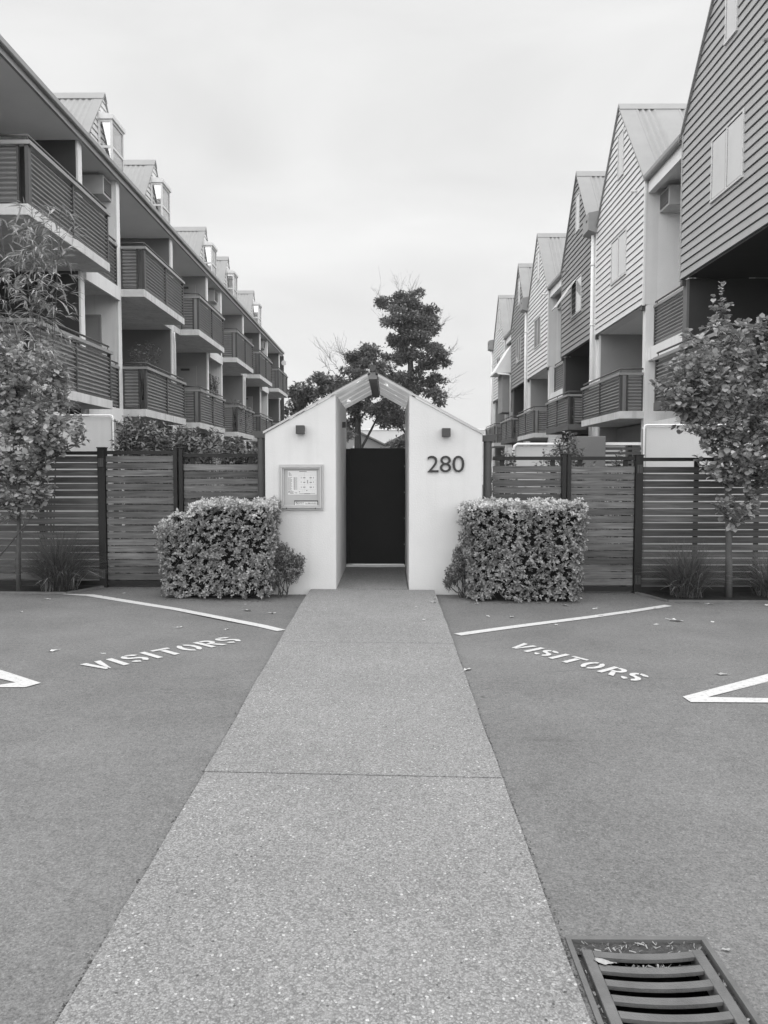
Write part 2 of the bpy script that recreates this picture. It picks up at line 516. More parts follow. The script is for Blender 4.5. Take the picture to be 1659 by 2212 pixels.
class MB:
    def __init__(self):
        self.v, self.f = [], []

    def quad(self, *pts):
        i = len(self.v)
        self.v += [tuple(p) for p in pts]
        self.f.append(tuple(range(i, i + len(pts))))
        return self

    def box(self, x0, x1, y0, y1, z0, z1):
        i = len(self.v)
        x0, x1 = min(x0, x1), max(x0, x1)
        y0, y1 = min(y0, y1), max(y0, y1)
        z0, z1 = min(z0, z1), max(z0, z1)
        self.v += [(x0, y0, z0), (x1, y0, z0), (x1, y1, z0), (x0, y1, z0), (x0, y0, z1), (x1, y0, z1), (x1, y1, z1), (x0, y1, z1)]
        self.f += [tuple(i + k for k in q) for q in ((0, 3, 2, 1), (4, 5, 6, 7), (0, 1, 5, 4), (1, 2, 6, 5), (2, 3, 7, 6), (3, 0, 4, 7))]
        return self

    def prism(self, poly, axis, a0, a1):
        """poly: 2D outline in the other two axes (in xyz order), extruded along axis"""
        i = len(self.v)
        n = len(poly)

        def pt(q, a):
            return {'x': (a, q[0], q[1]), 'y': (q[0], a, q[1]), 'z': (q[0], q[1], a)}[axis]
        self.v += [pt(q, a0) for q in poly] + [pt(q, a1) for q in poly]
        ar = sum(poly[k][0] * poly[(k + 1) % n][1] - poly[(k + 1) % n][0] * poly[k][1] for k in range(n))
        flip = (ar > 0) != (axis == 'y')
        if a1 < a0:
            flip = not flip
        b = tuple(range(i, i + n))
        t = tuple(range(i + n, i + 2 * n))
        self.f.append(b[::-1] if flip else b)
        self.f.append(t if flip else t[::-1])
        for k in range(n):
            q = (i + k, i + (k + 1) % n, i + n + (k + 1) % n, i + n + k)
            self.f.append(q if flip else q[::-1])
        return self

    def tube(self, pts, r, n=8, r1=None, cap=True):
        pts = [Vector(p) for p in pts]
        i0 = len(self.v)
        m = len(pts)
        prev = None
        for k, p in enumerate(pts):
            d = (pts[min(k + 1, m - 1)] - pts[max(k - 1, 0)])
            d = d.normalized() if d.length > 1e-9 else Vector((0, 0, 1))
            if prev is None:
                s = d.orthogonal().normalized()
            else:
                s = (prev - d * prev.dot(d))
                s = s.normalized() if s.length > 1e-6 else d.orthogonal().normalized()
            prev = s
            t = d.cross(s)
            if isinstance(r, (list, tuple)):
                rr = r[k]
            else:
                rr = r if r1 is None else r + (r1 - r) * k / max(1, m - 1)
            for j in range(n):
                a = 2 * PI * j / n
                self.v.append(tuple(p + s * (rr * math.cos(a)) + t * (rr * math.sin(a))))
        for k in range(m - 1):
            for j in range(n):
                a, b = i0 + k * n + j, i0 + k * n + (j + 1) % n
                self.f.append((a, b, b + n, a + n))
        if cap:
            self.f.append(tuple(i0 + j for j in range(n))[::-1])
            self.f.append(tuple(i0 + (m - 1) * n + j for j in range(n)))
        return self

    def add(self, verts, faces):
        i = len(self.v)
        self.v += [tuple(q) for q in verts]
        self.f += [tuple(i + k for k in q) for q in faces]
        return self

    def origin(self):
        a = np.array(self.v)
        lo, hi = a.min(0), a.max(0)
        return Vector(((lo[0] + hi[0]) / 2, (lo[1] + hi[1]) / 2, lo[2]))

    def mesh(self, name, mat, org):
        me = bpy.data.meshes.new(name)
        me.from_pydata([(x - org[0], y - org[1], z - org[2]) for x, y, z in self.v], [], self.f)
        if mat:
            me.materials.append(mat)
        me.update()
        return me


def tag(o, label=None, cat=None, group=None, kind=None):
    if label:
        o['label'] = label
    if cat:
        o['category'] = cat
    if group:
        o['group'] = group
    if kind:
        o['kind'] = kind
    return o


def place(o, org, parent):
    COL.objects.link(o)
    org = Vector(org)
    if parent is not None:
        o.parent = parent
        o.location = org - ORG[parent.name]
    else:
        o.location = org
    ORG[o.name] = org
    return o


def empty(name, loc, label=None, cat=None, group=None):
    o = bpy.data.objects.new(name, None)
    o.empty_display_size = 0.2
    place(o, loc, None)
    return tag(o, label, cat, group)


def obj(name, mb, mat, parent=None, org=None, smooth=False, bevel=0.0, **kw):
    org = mb.origin() if org is None else Vector(org)
    me = mb.mesh(name, mat, org)
    o = bpy.data.objects.new(name, me)
    place(o, org, parent)
    if smooth:
        me.polygons.foreach_set('use_smooth', [True] * len(me.polygons))
    if bevel > 0:
        b = o.modifiers.new('bevel', 'BEVEL')
        b.width = bevel
        b.segments = 2
        b.limit_method = 'ANGLE'
    return tag(o, **kw)


def inst(name, me, loc, parent, rot=None, scale=None, **kw):
    o = bpy.data.objects.new(name, me)
    place(o, loc, parent)
    if rot is not None:
        o.rotation_euler = rot
    if scale is not None:
        o.scale = scale
    return tag(o, **kw)


def bx(name, mat, parent, x0, x1, y0, y1, z0, z1, **kw):
    return obj(name, MB().box(x0, x1, y0, y1, z0, z1), mat, parent, **kw)


def text_mesh(s, h, w=None, thick=0.0, bold=0.0, fixed=None):
    """lettering as a flat or extruded mesh in the xz plane, facing -y, lower left at the origin"""
    cu = bpy.data.curves.new('text', 'FONT')
    cu.body = s
    cu.size = 1.0
    cu.offset = bold
    cu.extrude = 0.0 if thick == 0 else 0.5
    cu.resolution_u = 4
    o = bpy.data.objects.new('text', cu)
    COL.objects.link(o)
    dg = bpy.context.evaluated_depsgraph_get()
    me = bpy.data.meshes.new_from_object(o.evaluated_get(dg))
    bpy.data.objects.remove(o)
    bpy.data.curves.remove(cu)
    n = len(me.vertices)
    a = np.zeros(n * 3)
    me.vertices.foreach_get('co', a)
    a = a.reshape(-1, 3)
    lo, hi = a.min(0), a.max(0)
    sc = h / (hi[1] - lo[1])
    sx = sc if w is None else w / (hi[0] - lo[0])
    v = [((p[0] - lo[0]) * sx, -p[2] * 2 * thick / 2, (p[1] - lo[1]) * sc) for p in a]
    f = [tuple(p.vertices) for p in me.polygons]
    bpy.data.meshes.remove(me)
    return v, f, (hi[0] - lo[0]) * sx


def put_text(mb, s, x, y, z, h, w=None, thick=0.0, bold=0.0):
    v, f, ww = text_mesh(s, h, w, thick, bold)
    mb.add([(a + x, b + y, c + z) for a, b, c in v], f)
    return ww


# ---- visible-size test used only to choose which leaves become objects of their own
_fw = np.array([-math.sin(YAW) * math.cos(PITCH), math.cos(YAW) * math.cos(PITCH), -math.sin(PITCH)])
_rt = np.array([math.cos(YAW), math.sin(YAW), 0])
_up = np.cross(_rt, _fw)


def in_view(P, margin=0.0):
    d = P - np.array([0, 0, CAMZ])
    z = d @ _fw
    x = (d @ _rt) / z * F
    y = (d @ _up) / z * F
    return (z > 0.1) & (abs(x) < 0.5 - margin) & (abs(y) < 0.6667 - margin), z


def leaf_template(L, Wd, droop=0.15, fold=0.25, full=True, tipw=0.75):
    """a folded, drooping leaf along +y, upper side +z"""
    if full:
        v = [(0, 0, 0), (-Wd * .42, L * .3, fold * Wd * .6), (0, L * .32, -0.0), (Wd * .42, L * .3, fold * Wd * .6),
             (-Wd * .5 * tipw, L * .68, fold * Wd * .5 - droop * L * .4), (0, L * .7, -droop * L * .4), (Wd * .5 * tipw, L * .68, fold * Wd * .5 - droop * L * .4),
             (0, L, -droop * L)]
        f = [(0, 2, 1), (0, 3, 2), (1, 2, 5, 4), (2, 3, 6, 5), (4, 5, 7), (5, 6, 7)]
    else:
        v = [(0, 0, 0), (-Wd / 2, L * .5, fold * Wd * .5 - droop * L * .2), (Wd / 2, L * .5, fold * Wd * .5 - droop * L * .2), (0, L * .55, -droop * L * .2), (0, L, -droop * L)]
        f = [(0, 3, 1), (0, 2, 3), (1, 3, 4), (3, 2, 4)]
    return np.array(v, float), f


def oval_leaf(L, Wd, droop=.15, fold=.25):
    h = fold * Wd * .5
    v = [(0, 0, 0), (-Wd * .36, L * .33, h), (-Wd * .5, L * .66, h - droop * L * .35), (0, L, -droop * L), (Wd * .5, L * .66, h - droop * L * .35), (Wd * .36, L * .33, h)]
    return np.array(v, float), [(0, 3, 2, 1), (0, 5, 4, 3)]


def rosette_template(n, L, Wd, seed):
    r = random.Random(seed)
    V, Fc = [], []
    for k in range(n):
        lv, lf = oval_leaf(L * r.uniform(.75, 1.15), Wd * r.uniform(.85, 1.15), r.uniform(.05, .3), .35)
        az = 2 * PI * k / n + r.uniform(-.3, .3)
        el = r.uniform(.15, .95) if k else 1.3
        M = Matrix.Rotation(az, 3, 'Z') @ Matrix.Rotation(el, 3, 'X')
        i = len(V)
        V += [tuple(M @ Vector(q)) for q in lv]
        Fc += [tuple(i + a for a in q) for q in lf]
    return np.array(V), Fc


def frame_from(dirv, upv):
    """rotation whose y axis is dirv and z axis near upv"""
    y = Vector(dirv).normalized()
    z = Vector(upv) - y * Vector(upv).dot(y)
    if z.length < 1e-4:
        z = y.orthogonal()
    z.normalize()
    x = y.cross(z)
    return Matrix((x, y, z)).transposed()


def emit_leaves(parent, leaves, templates, mat, piece='leaf', mass='foliage', limit=300, label=None):
    """leaves: list of (position, 3x3 rotation, scale, template index). The biggest in view become parts, the rest one mass."""
    P = np.array([l[0] for l in leaves])
    vis, z = in_view(P)
    sz = np.array([l[2] for l in leaves]) / np.maximum(z, .1)
    score = np.where(vis, sz, 0) * NR.uniform(.97, 1.03, len(leaves)) if limit else np.zeros(len(leaves))
    order = np.argsort(-score)
    single = [i for i in order[:limit] if score[i] > 0]
    rest = [i for i in range(len(leaves)) if i not in set(single)]
    mes = []
    if single:
        for t, (tv, tf) in enumerate(templates):
            me = bpy.data.meshes.new(piece)
            me.from_pydata([tuple(q) for q in tv], [], tf)
            me.materials.append(mat)
            me.polygons.foreach_set('use_smooth', [True] * len(me.polygons))
            mes.append(me)
    for i in single:
        p, M, s, t = leaves[i]
        inst(piece, mes[t], p, parent, rot=M.to_euler(), scale=(s, s, s))
    if rest:
        V, Fc, off = [], [], 0
        for i in rest:
            p, M, s, t = leaves[i]
            tv, tf = templates[t]
            V.append((tv * s) @ np.array(M).T + np.array(p))
            Fc += [tuple(off + a for a in q) for q in tf]
            off += len(tv)
        V = np.concatenate(V)
        mb = MB()
        mb.v = [tuple(q) for q in V]
        mb.f = Fc
        o = obj(mass, mb, mat, parent, org=ORG[parent.name], kind='stuff')
        o.data.polygons.foreach_set('use_smooth', [True] * len(o.data.polygons))


# ------------------------------------------------------------------ ground
def sst(a, b, x):
    t = min(1, max(0, (x - a) / (b - a)))
    return t * t * (3 - 2 * t)


def za(x, y):
    return -0.012 - sst(5, 9, y) * (0.03 + 0.03 * sst(-3, -1.5, x) + 0.02 * sst(.5, 3, x))


def pw(x):
    """edge of the path"""
    return 0


nx, ny = 97, 66
PIT = (0.572, 1.016, 1.70, 2.405)
# the sheet is split round the drain so the pit stays open
xs = np.array(sorted(list(np.linspace(-12, 12, nx)) + [PIT[0], PIT[1]]))
ys = np.array(sorted(list(np.linspace(-6, 10.25, ny)) + [PIT[2], PIT[3]]))
g = MB()
g.v = [(x, y, za(x, y)) for y in ys for x in xs]
nx = len(xs)
for j in range(len(ys) - 1):
    for i in range(nx - 1):
        cx, cy = (xs[i] + xs[i + 1]) / 2, (ys[j] + ys[j + 1]) / 2
        if PIT[0] < cx < PIT[1] and PIT[2] < cy < PIT[3]:
            continue
        g.f.append((j * nx + i, j * nx + i + 1, (j + 1) * nx + i + 1, (j + 1) * nx + i))
obj('parking_asphalt', g, asphalt, org=(0, 0, 0), kind='structure', smooth=True)
# the land beyond
g = MB()
for (x0, x1, y0, y1) in ((-220, 220, 10.25, 320), (-220, 220, -120, -6), (-220, -12, -6, 10.25), (12, 220, -6, 10.25)):
    g.quad((x0, y0, -.1), (x1, y0, -.1), (x1, y1, -.1), (x0, y1, -.1))
obj('ground', g, ext_ground, org=(0, 0, 0), kind='structure')
obj('courtyard_ground', MB().quad((-5.5, 10.26, -.07), (5.5, 10.26, -.07), (5.5, 55, -.07), (-5.5, 55, -.07)), yard, org=(0, 20, -.07), kind='structure')

# path of exposed aggregate slabs
path = empty('footpath', (-.19, 5, 0))
path['kind'] = 'structure'


def edge(y):
    l = -.905 - .075 * sst(2, 9, y)
    r = .553 + .012 * sst(3, 9, y)
    return l, r


def slab(y0, y1, n=10, clip=None):
    mb = MB()
    top, bot = [], []
    for k in range(n + 1):
        y = y0 + (y1 - y0) * k / n
        l, r = edge(y)
        if clip:
            l, r = clip
        jl, jr = R.uniform(-.005, .005), R.uniform(-.005, .005)
        sk = .038 * (0.5 - (k == 0) * 0)  # the joints run very slightly askew
        top.append(((l + jl, y + (.035 if k in (0, n) and not clip else 0), 0), (r + jr, y - (.035 if k in (0, n) and not clip else 0), 0)))
    for k in range(n):
        a, b = top[k], top[k + 1]
        mb.quad(a[0], a[1], b[1], b[0])
        for s in (0, 1):
            p, q = (a[s], b[s]) if s else (b[s], a[s])
            mb.quad(p, (p[0], p[1], -.12), (q[0], q[1], -.12), q)
    a = top[0]
    mb.quad(a[0], (a[0][0], a[0][1], -.12), (a[1][0], a[1][1], -.12), a[1])
    a = top[-1]
    mb.quad(a[1], (a[1][0], a[1][1], -.12), (a[0][0], a[0][1], -.12), a[0])
    obj('slab', mb, aggregate, path)


slab(-5.0, .80)
slab(.812, 3.70)
slab(3.712, 6.60)
slab(6.609, 9.55)
slab(9.62, 13.5, 4, clip=(-.672, .238))

# dirt and crumbs gathered along the path edges
mb = MB()
for k in range(1300):
    y = R.uniform(.6, 9.4) if R.random() < .6 else R.uniform(1.0, 4.5)
    l, r = edge(y)
    x = (l - abs(R.gauss(0, .007)) - .002) if R.random() < .5 else (r + abs(R.gauss(0, .007)) + .002)
    s = R.uniform(.0015, .0045) * (1.8 if R.random() < .06 else 1)
    z = za(x, y)
    a = R.uniform(0, 3)
    pts = [(x + s * R.uniform(.6, 1.3) * math.cos(a + q * 2 * PI / 4), y + s * R.uniform(.6, 1.3) * math.sin(a + q * 2 * PI / 4), z + .001) for q in range(4)]
    t = (x, y, z + s * .9)
    i = len(mb.v)
    mb.v += pts + [t]
    mb.f += [(i, i + 1, i + 4), (i + 1, i + 2, i + 4), (i + 2, i + 3, i + 4), (i + 3, i, i + 4)]
for (xa, ya, xb, yb_, n_, sp) in ((-2.75, 9.06, -1.3, 9.08, 130, .035), (.95, 9.02, 2.3, 9.04, 150, .035), (-3.75, 9.93, -2.7, 9.93, 110, .03), (2.3, 9.78, 3.2, 9.78, 90, .03), (-7, 9.53, -4.0, 9.41, 160, .03), (3.36, 9.16, 6, 9.08, 160, .03), (-1.5, 9.57, -1.0, 9.57, 60, .02), (.6, 9.57, 1.1, 9.57, 60, .02)):
    for k in range(n_):
        t = R.random()
        x, y = xa + (xb - xa) * t, ya + (yb_ - ya) * t - abs(R.gauss(0, sp))
        z = za(x, y)
        s = R.uniform(.003, .010)
        a = R.uniform(0, 6)
        c_, s_ = math.cos(a) * s, math.sin(a) * s
        w = R.uniform(.2, .7)
        mb.quad((x - c_ + s_ * w, y - s_ - c_ * w, z + .002), (x + c_ + s_ * w, y + s_ - c_ * w, z + .002 + s * .3), (x + c_ - s_ * w, y + s_ + c_ * w, z + .003 + s * .5), (x - c_ - s_ * w, y - s_ + c_ * w, z + .002))
obj('edge_debris', mb, crumbs, org=(0, 0, 0), kind='stuff')


# planting beds in front of the outer fence panels, each behind a timber edging
def bed(name, pts, z):
    mb = MB()
    mb.quad(*[(x, y, z) for x, y in pts])
    return obj(name, mb, soil, kind='structure')


bed('planting_soil', [(-7.5, 9.60), (-4.02, 9.46), (-3.78, 9.98), (-7.5, 9.98)], -.022)
bed('planting_soil', [(3.36, 9.22), (7.5, 9.10), (7.5, 9.83), (3.20, 9.83)], -.068)
mb = MB()
for (a, b) in (((-7.5, 9.58), (-4.0, 9.44)), ((-4.0, 9.44), (-3.74, 9.96))):
    d = (Vector(b) - Vector(a)).normalized() * .001
    n_ = Vector((-d.y, d.x)).normalized() * .022
    z0 = za(a[0], a[1])
    mb.prism([(a[0] - n_.x, a[1] - n_.y), (b[0] - n_.x, b[1] - n_.y), (b[0] + n_.x, b[1] + n_.y), (a[0] + n_.x, a[1] + n_.y)], 'z', z0 - .05, z0 + .024)
obj('bed_edging', mb, kerb_timber, kind='structure')
mb = MB()
for (a, b) in (((7.5, 9.08), (3.36, 9.20)), ((3.36, 9.20), (3.17, 9.80))):
    n_ = (Vector(b) - Vector(a)).normalized()
    n_ = Vector((-n_.y, n_.x)) * .022
    z0 = za(a[0], a[1])
    mb.prism([(a[0] - n_.x, a[1] - n_.y), (b[0] - n_.x, b[1] - n_.y), (b[0] + n_.x, b[1] + n_.y), (a[0] + n_.x, a[1] + n_.y)], 'z', z0 - .05, z0 + .024)
obj('bed_edging', mb, kerb_timber, kind='structure')


# ------------------------------------------------------------------ painted markings
def ground_poly(mb, pts, lift=.006):
    mb.quad(*[(x, y, za(x, y) + lift) for x, y in pts])


def strip(mb, a, b, w0, w1, n=10, wob=.006):
    """a painted stripe from a to b, slightly wavering"""
    a, b = Vector(a), Vector(b)
    d = (b - a).normalized()
    nn = Vector((-d.y, d.x))
    L, Rr = [], []
    for k in range(n + 1):
        t = k / n
        p = a.lerp(b, t) + nn * R.uniform(-wob, wob)
        w = (w0 + (w1 - w0) * t) / 2 + R.uniform(-wob, wob) * .3
        L.append(p + nn * w)
        Rr.append(p - nn * w)
    for k in range(n):
        ground_poly(mb, [Rr[k], Rr[k + 1], L[k + 1], L[k]])


mb = MB()
ll = [(-1.03, 7.30), (-1.26, 7.545), (-2.36, 8.44), (-3.66, 9.32), (-4.02, 9.40)]
for a, b in zip(ll[:-1], ll[1:]):
    pass
pts = [Vector(p) for p in ll]
L, Rr = [], []
for k, p in enumerate(pts):
    d = (pts[min(k + 1, 4)] - pts[max(k - 1, 0)]).normalized()
    nn = Vector((-d.y, d.x)) * (.05, .055, .055, .06, .02)[k]
    L.append(p + nn)
    Rr.append(p - nn)
for k in range(4):
    ground_poly(mb, [L[k], Rr[k], Rr[k + 1], L[k + 1]][::-1])
tag(obj('parking_line', mb, line_paint), 'long thin white bay line running from left planting bed to the path', 'road marking', 'parking bay lines')
mb = MB()
strip(mb, (.64, 7.11), (3.27, 8.93), .115, .10, 10)
tag(obj('parking_line', mb, line_paint), 'long thin white bay line running from the path to right planting bed', 'road marking', 'parking bay lines')
mb = MB()
ground_poly(mb, [(-2.459, 5.347), (-2.645, 5.36), (-2.807, 5.458), (-5.4, 7.40), (-5.4, 7.62)])
ground_poly(mb, [(-2.459, 5.347), (-2.522, 5.238), (-6.2, 5.21), (-6.2, 5.32), (-2.725, 5.298), (-2.645, 5.36)][::-1])
tag(obj('parking_corner', mb, line_paint), 'white painted corner of the next bay left of the VISITORS lettering', 'road marking', 'parking bay corners')
mb = MB()
ground_poly(mb, [(1.952, 5.045), (2.117, 5.037), (2.704, 5.426), (5.4, 7.22), (5.4, 7.44), (2.809, 5.639)])
ground_poly(mb, [(1.952, 5.045), (1.959, 4.924), (6.2, 4.86), (6.2, 4.955), (2.501, 5.012), (2.117, 5.037)])
tag(obj('parking_corner', mb, line_paint), 'white painted corner of the next bay right of the VISITORS lettering', 'road marking', 'parking bay corners')


def arc(cx, cy, rx, ry, a0, a1, t, n=7):
    out_ = []
    for k in range(n):
        q = []
        for (kk, f_) in ((k, 1), (k + 1, 1), (k + 1, 0), (k, 0)):
            a = math.radians(a0 + (a1 - a0) * kk / n)
            q.append((cx + (rx - (0 if f_ else t)) * math.cos(a), cy + (ry - (0 if f_ else t)) * math.sin(a)))
        out_.append(q)
    return out_


T = .17
LET = {
    'V': (.62, [[(0, 1), (.19, 1), (.36, .12), (.30, 0), (.24, 0)], [(.62, 1), (.43, 1), (.37, .66), (.355, .3), (.375, 0), (.40, 0)]]),
    'I': (.2, [[(0, 0), (.19, 0), (.19, 1), (0, 1)]]),
    'S': (.56, arc(.28, .73, .28, .27, 15, 105, T) + arc(.28, .73, .28, .27, 118, 270, T)[:] + arc(.28, .30, .28, .27 + .03, 90, -60, T)[:] + arc(.28, .27, .28, .27, 255, 190, T)),
    'T': (.6, [[(0, .83), (.6, .83), (.6, 1), (0, 1)], [(.21, 0), (.40, 0), (.40, .78), (.21, .78)]]),
    'O': (.62, arc(.30, .5, .30, .5, 102, 258, T, 10) + arc(.32, .5, .30, .5, -78, 78, T, 10)),
    'R': (.58, [[(0, 0), (.18, 0), (.18, 1), (0, 1)], [(.22, .83), (.36, .83), (.36, 1), (.22, 1)], [(.22, .42), (.36, .42), (.36, .58), (.22, .58)]] + arc(.34, .71, .24, .29, -88, 88, T, 8) + [[(.27, .40), (.43, .40), (.60, 0), (.41, 0)]]),
}


def lettering(tl, du, dh, length, height, label, order):
    """VISITORS on the ground: tl = top left, du along the word, dh from top to bottom"""
    word = 'VISITORS'
    gap = .16
    total = sum(LET[c][0] for c in word) + gap * (len(word) - 1)
    x = 0
    du, dh = Vector(du).normalized(), Vector(dh).normalized()
    root = empty('lettering', (tl[0], tl[1], za(*tl)), label, 'road marking', 'VISITORS letterings')
    for c in word:
        w, polys = LET[c]
        mb = MB()
        for pl in polys:
            q = []
            for (a, b) in pl:
                p = Vector(tl) + du * ((x + a) / total * length) + dh * ((1 - b) * height)
                q.append((p.x, p.y))
            ar = sum(q[k][0] * q[(k + 1) % len(q)][1] - q[(k + 1) % len(q)][0] * q[k][1] for k in range(len(q)))
            ground_poly(mb, q if ar > 0 else q[::-1])
        obj('letter', mb, line_paint, root)
        x += w + gap


lettering((-2.40, 5.88), (.885, 1.10), (.21, -.19), 1.43, .285, 'white stencilled word VISITORS on asphalt left of the path', 0)
lettering((1.195, 6.73), (.715, -1.15), (-.172, -.148), 1.38, .235, 'white stencilled word VISITORS on asphalt right of the path', 1)

# ------------------------------------------------------------------ storm drain
dr = empty('storm_drain', (.79, 2.05, -.02), 'grey iron drain grate with curved slots set in asphalt beside the path', 'drain grate')
X0, X1, Y0, Y1 = PIT
zt = -.004
mb = MB()
t = .014
mb.box(X0 - .004, X1 + .004, Y1 - t, Y1 + .004, -.07, zt)
mb.box(X0 - .004, X1 + .004, Y0 - .004, Y0 + t, -.07, zt)
mb.box(X0 - .004, X0 + t, Y0 + t, Y1 - t, -.07, zt)
mb.box(X1 - t, X1 + .004, Y0 + t, Y1 - t, -.07, zt)
obj('frame', mb, iron_edge, dr, bevel=.002)
mb = MB()
mb.box(X0 - .02, X1 + .02, Y0 - .02, Y1 + .02, -.75, -.741)
mb.box(X0 - .012, X0 - .004, Y0 - .012, Y1 + .012, -.74, -.02)
mb.box(X1 + .004, X1 + .012, Y0 - .012, Y1 + .012, -.74, -.02)
mb.box(X0 - .003, X1 + .003, Y1 + .004, Y1 + .012, -.74, -.02)
mb.box(X0 - .003, X1 + .003, Y0 - .012, Y0 - .004, -.74, -.02)
obj('pit', mb, pit_dark, dr)
# grate: outer rim and bowed bars
gx0, gx1, gy0, gy1 = X0 + .034, X1 - .030, Y0 + .03, Y1 - .056
zg = -.010
mb = MB()
for (a, b) in ((gx0, gx0 + .034), (gx1 - .034, gx1)):
    bx('grate_rim', iron, dr, a, b, gy0, gy1, zg - .05, zg, bevel=.003)


def bow(x):
    u = (x - (gx0 + gx1) / 2) / ((gx1 - gx0) / 2)
    return -.022 * (1 - u * u)


yb = gy1
k = 0
while yb - .03 > gy0:
    mb = MB()
    n = 10
    w = .029
    xa, xb = gx0 + .0345, gx1 - .0345
    for s in range(n):
        a, b = xa + (xb - xa) * s / n, xa + (xb - xa) * (s + 1) / n
        for zz, rev in ((zg - .001, False), (zg - .013, True)):
            q = [(a, yb - w + bow(a), zz), (b, yb - w + bow(b), zz), (b, yb + bow(b), zz), (a, yb + bow(a), zz)]
            mb.quad(*(q[::-1] if rev else q))
        mb.quad((a, yb - w + bow(a), zg - .013), (b, yb - w + bow(b), zg - .013), (b, yb - w + bow(b), zg - .001), (a, yb - w + bow(a), zg - .001))
        mb.quad((b, yb + bow(b), zg - .013), (a, yb + bow(a), zg - .013), (a, yb + bow(a), zg - .001), (b, yb + bow(b), zg - .001))
    obj('grate_bar', mb, iron, dr)
    yb -= .067
# silt lying in the frame gap and the first slot
mb = MB()
n = 16
for (ya, yb_, zz) in ((Y1 - t - .001, gy1 - .012, -.022), (gy1 - .034, gy1 - .07, -.035)):
    for s in range(n):
        a = X0 + t + (X1 - X0 - 2 * t) * s / n
        b = X0 + t + (X1 - X0 - 2 * t) * (s + 1) / n
        mb.quad((a, yb_ + bow(a), zz), (b, yb_ + bow(b), zz), (b, ya if zz > -.03 else ya + bow(b), zz + .004), (a, ya if zz > -.03 else ya + bow(a), zz + .004))
mb.quad((X0 + t, Y0 + t, -.03), (gx0, Y0 + t, -.03), (gx0, Y1 - t, -.03), (X0 + t, Y1 - t, -.03))
mb.quad((gx1, Y0 + t, -.03), (X1 - t, Y0 + t, -.03), (X1 - t, Y1 - t, -.03), (gx1, Y1 - t, -.03))
obj('silt', mb, silt, dr, kind='stuff')
mb = MB()
for k in range(230):
    zone = R.random()
    if zone < .35:
        x, y, z = R.uniform(X0 + .03, X1 - .03), R.uniform(gy1 - .012, Y1 - t), -.014
    elif zone < .65:
        x = R.gauss(.79, .06)
        y, z = gy1 - .052 + bow(x) + R.uniform(-.014, .014), -.027
    else:
        x = R.choice((R.uniform(X0 + t, gx0), R.uniform(gx1, X1 - t)))
        y, z = R.uniform(Y0 + .03, Y1 - .03), -.026
    a = R.uniform(0, PI)
    l_, w_ = (R.uniform(.003, .010), R.uniform(.0005, .0018)) if R.random() < .85 else (R.uniform(.004, .012), R.uniform(.002, .004))
    c_, s_ = math.cos(a), math.sin(a)
    mb.quad((x - l_ * c_ - w_ * s_, y - l_ * s_ + w_ * c_, z), (x + l_ * c_ - w_ * s_, y + l_ * s_ + w_ * c_, z + R.uniform(0, .005)), (x + l_ * c_ + w_ * s_, y + l_ * s_ - w_ * c_, z + R.uniform(0, .006)), (x - l_ * c_ + w_ * s_, y - l_ * s_ - w_ * c_, z))
obj('leaf_litter', mb, litter, dr, kind='stuff')

# ------------------------------------------------------------------ entrance portico
PF, PB = 9.60, 11.98
XLO, XLI, XRI, XRO = -1.545, -.660, .252, 1.165
RZ, IZ, OZ = 2.72, 2.435, 1.95
XC = -.2
po = empty('gate_portico', (XC, 10.7, 0), 'white rendered gatehouse with pitched plastic roof and black number 280', 'gatehouse')
mb = MB().prism([(XLO, -.15), (XLI, -.15), (XLI, IZ), (XLO, OZ)], 'y', PF, PB)
obj('wall', mb, white_render, po, bevel=.012)
mb = MB().prism([(XRI, -.15), (XRO, -.15), (XRO, OZ - .01), (XRI, IZ - .005)], 'y', PF, PB)
obj('wall', mb, white_render, po, bevel=.012)
slope = (IZ - OZ) / (XLI - XLO)
for s, xa, xw in ((-1, XLI - .05, XLO - .02), (1, XRI + .05, XRO + .02)):
    # profiled roof sheets down each slope, the ribs running down the slope
    mb = MB()
    prof = []
    y = PF + .03
    while y < PB + .02:
        prof += [(y, .002), (y + .05, .045), (y + .52, .045), (y + .57, .002), (y + .60, .002)]
        y += .602
    prof = [(a, b) for a, b in prof if a <= PB + .06]
    zo = lambda x: IZ + .012 + slope * ((x - XLI) if s < 0 else (XRI - x))
    xr = XC + s * .035
    for k in range(len(prof) - 1):
        (ya, da), (yb_, db) = prof[k], prof[k + 1]
        q = [(xa, ya, zo(xa) + da), (xr, ya, zo(xr) + da), (xr, yb_, zo(xr) + db), (xa, yb_, zo(xa) + db)]
        mb.quad(*(q if s < 0 else q[::-1]))
    obj('roof_sheet', mb, sheeting, po)
    mb = MB()
    ya = PF - .02
    lo, hi = -.008, .020
    mb.add([(xw, ya, zo(xw) + lo), (xr, ya, zo(xr) + lo), (xr, ya, zo(xr) + hi), (xw, ya, zo(xw) + hi),
            (xw, ya + .06, zo(xw) + lo + .012), (xr, ya + .06, zo(xr) + lo + .012), (xr, ya + .06, zo(xr) + hi), (xw, ya + .06, zo(xw) + hi)],
           [(0, 1, 2, 3), (7, 6, 5, 4), (0, 4, 5, 1), (3, 2, 6, 7), (1, 5, 6, 2), (0, 3, 7, 4)])
    obj('barge_flashing', mb, frame_alu, po)
zr = IZ + .012 + slope * (XC - XLI)
mb = MB().prism([(XC - .05, zr - .085), (XC + .05, zr - .085), (XC + .065, zr - .02), (XC, zr + .012), (XC - .065, zr - .02)], 'y', PF - .02, PB + .02)
obj('ridge_beam', mb, grey_render, po)
mb = MB().tube([(XC, PF - .05, zr + .05), (XC, PB + .03, zr + .05)], .042, 10)
obj('ridge_cap', mb, lamp_metal, po)
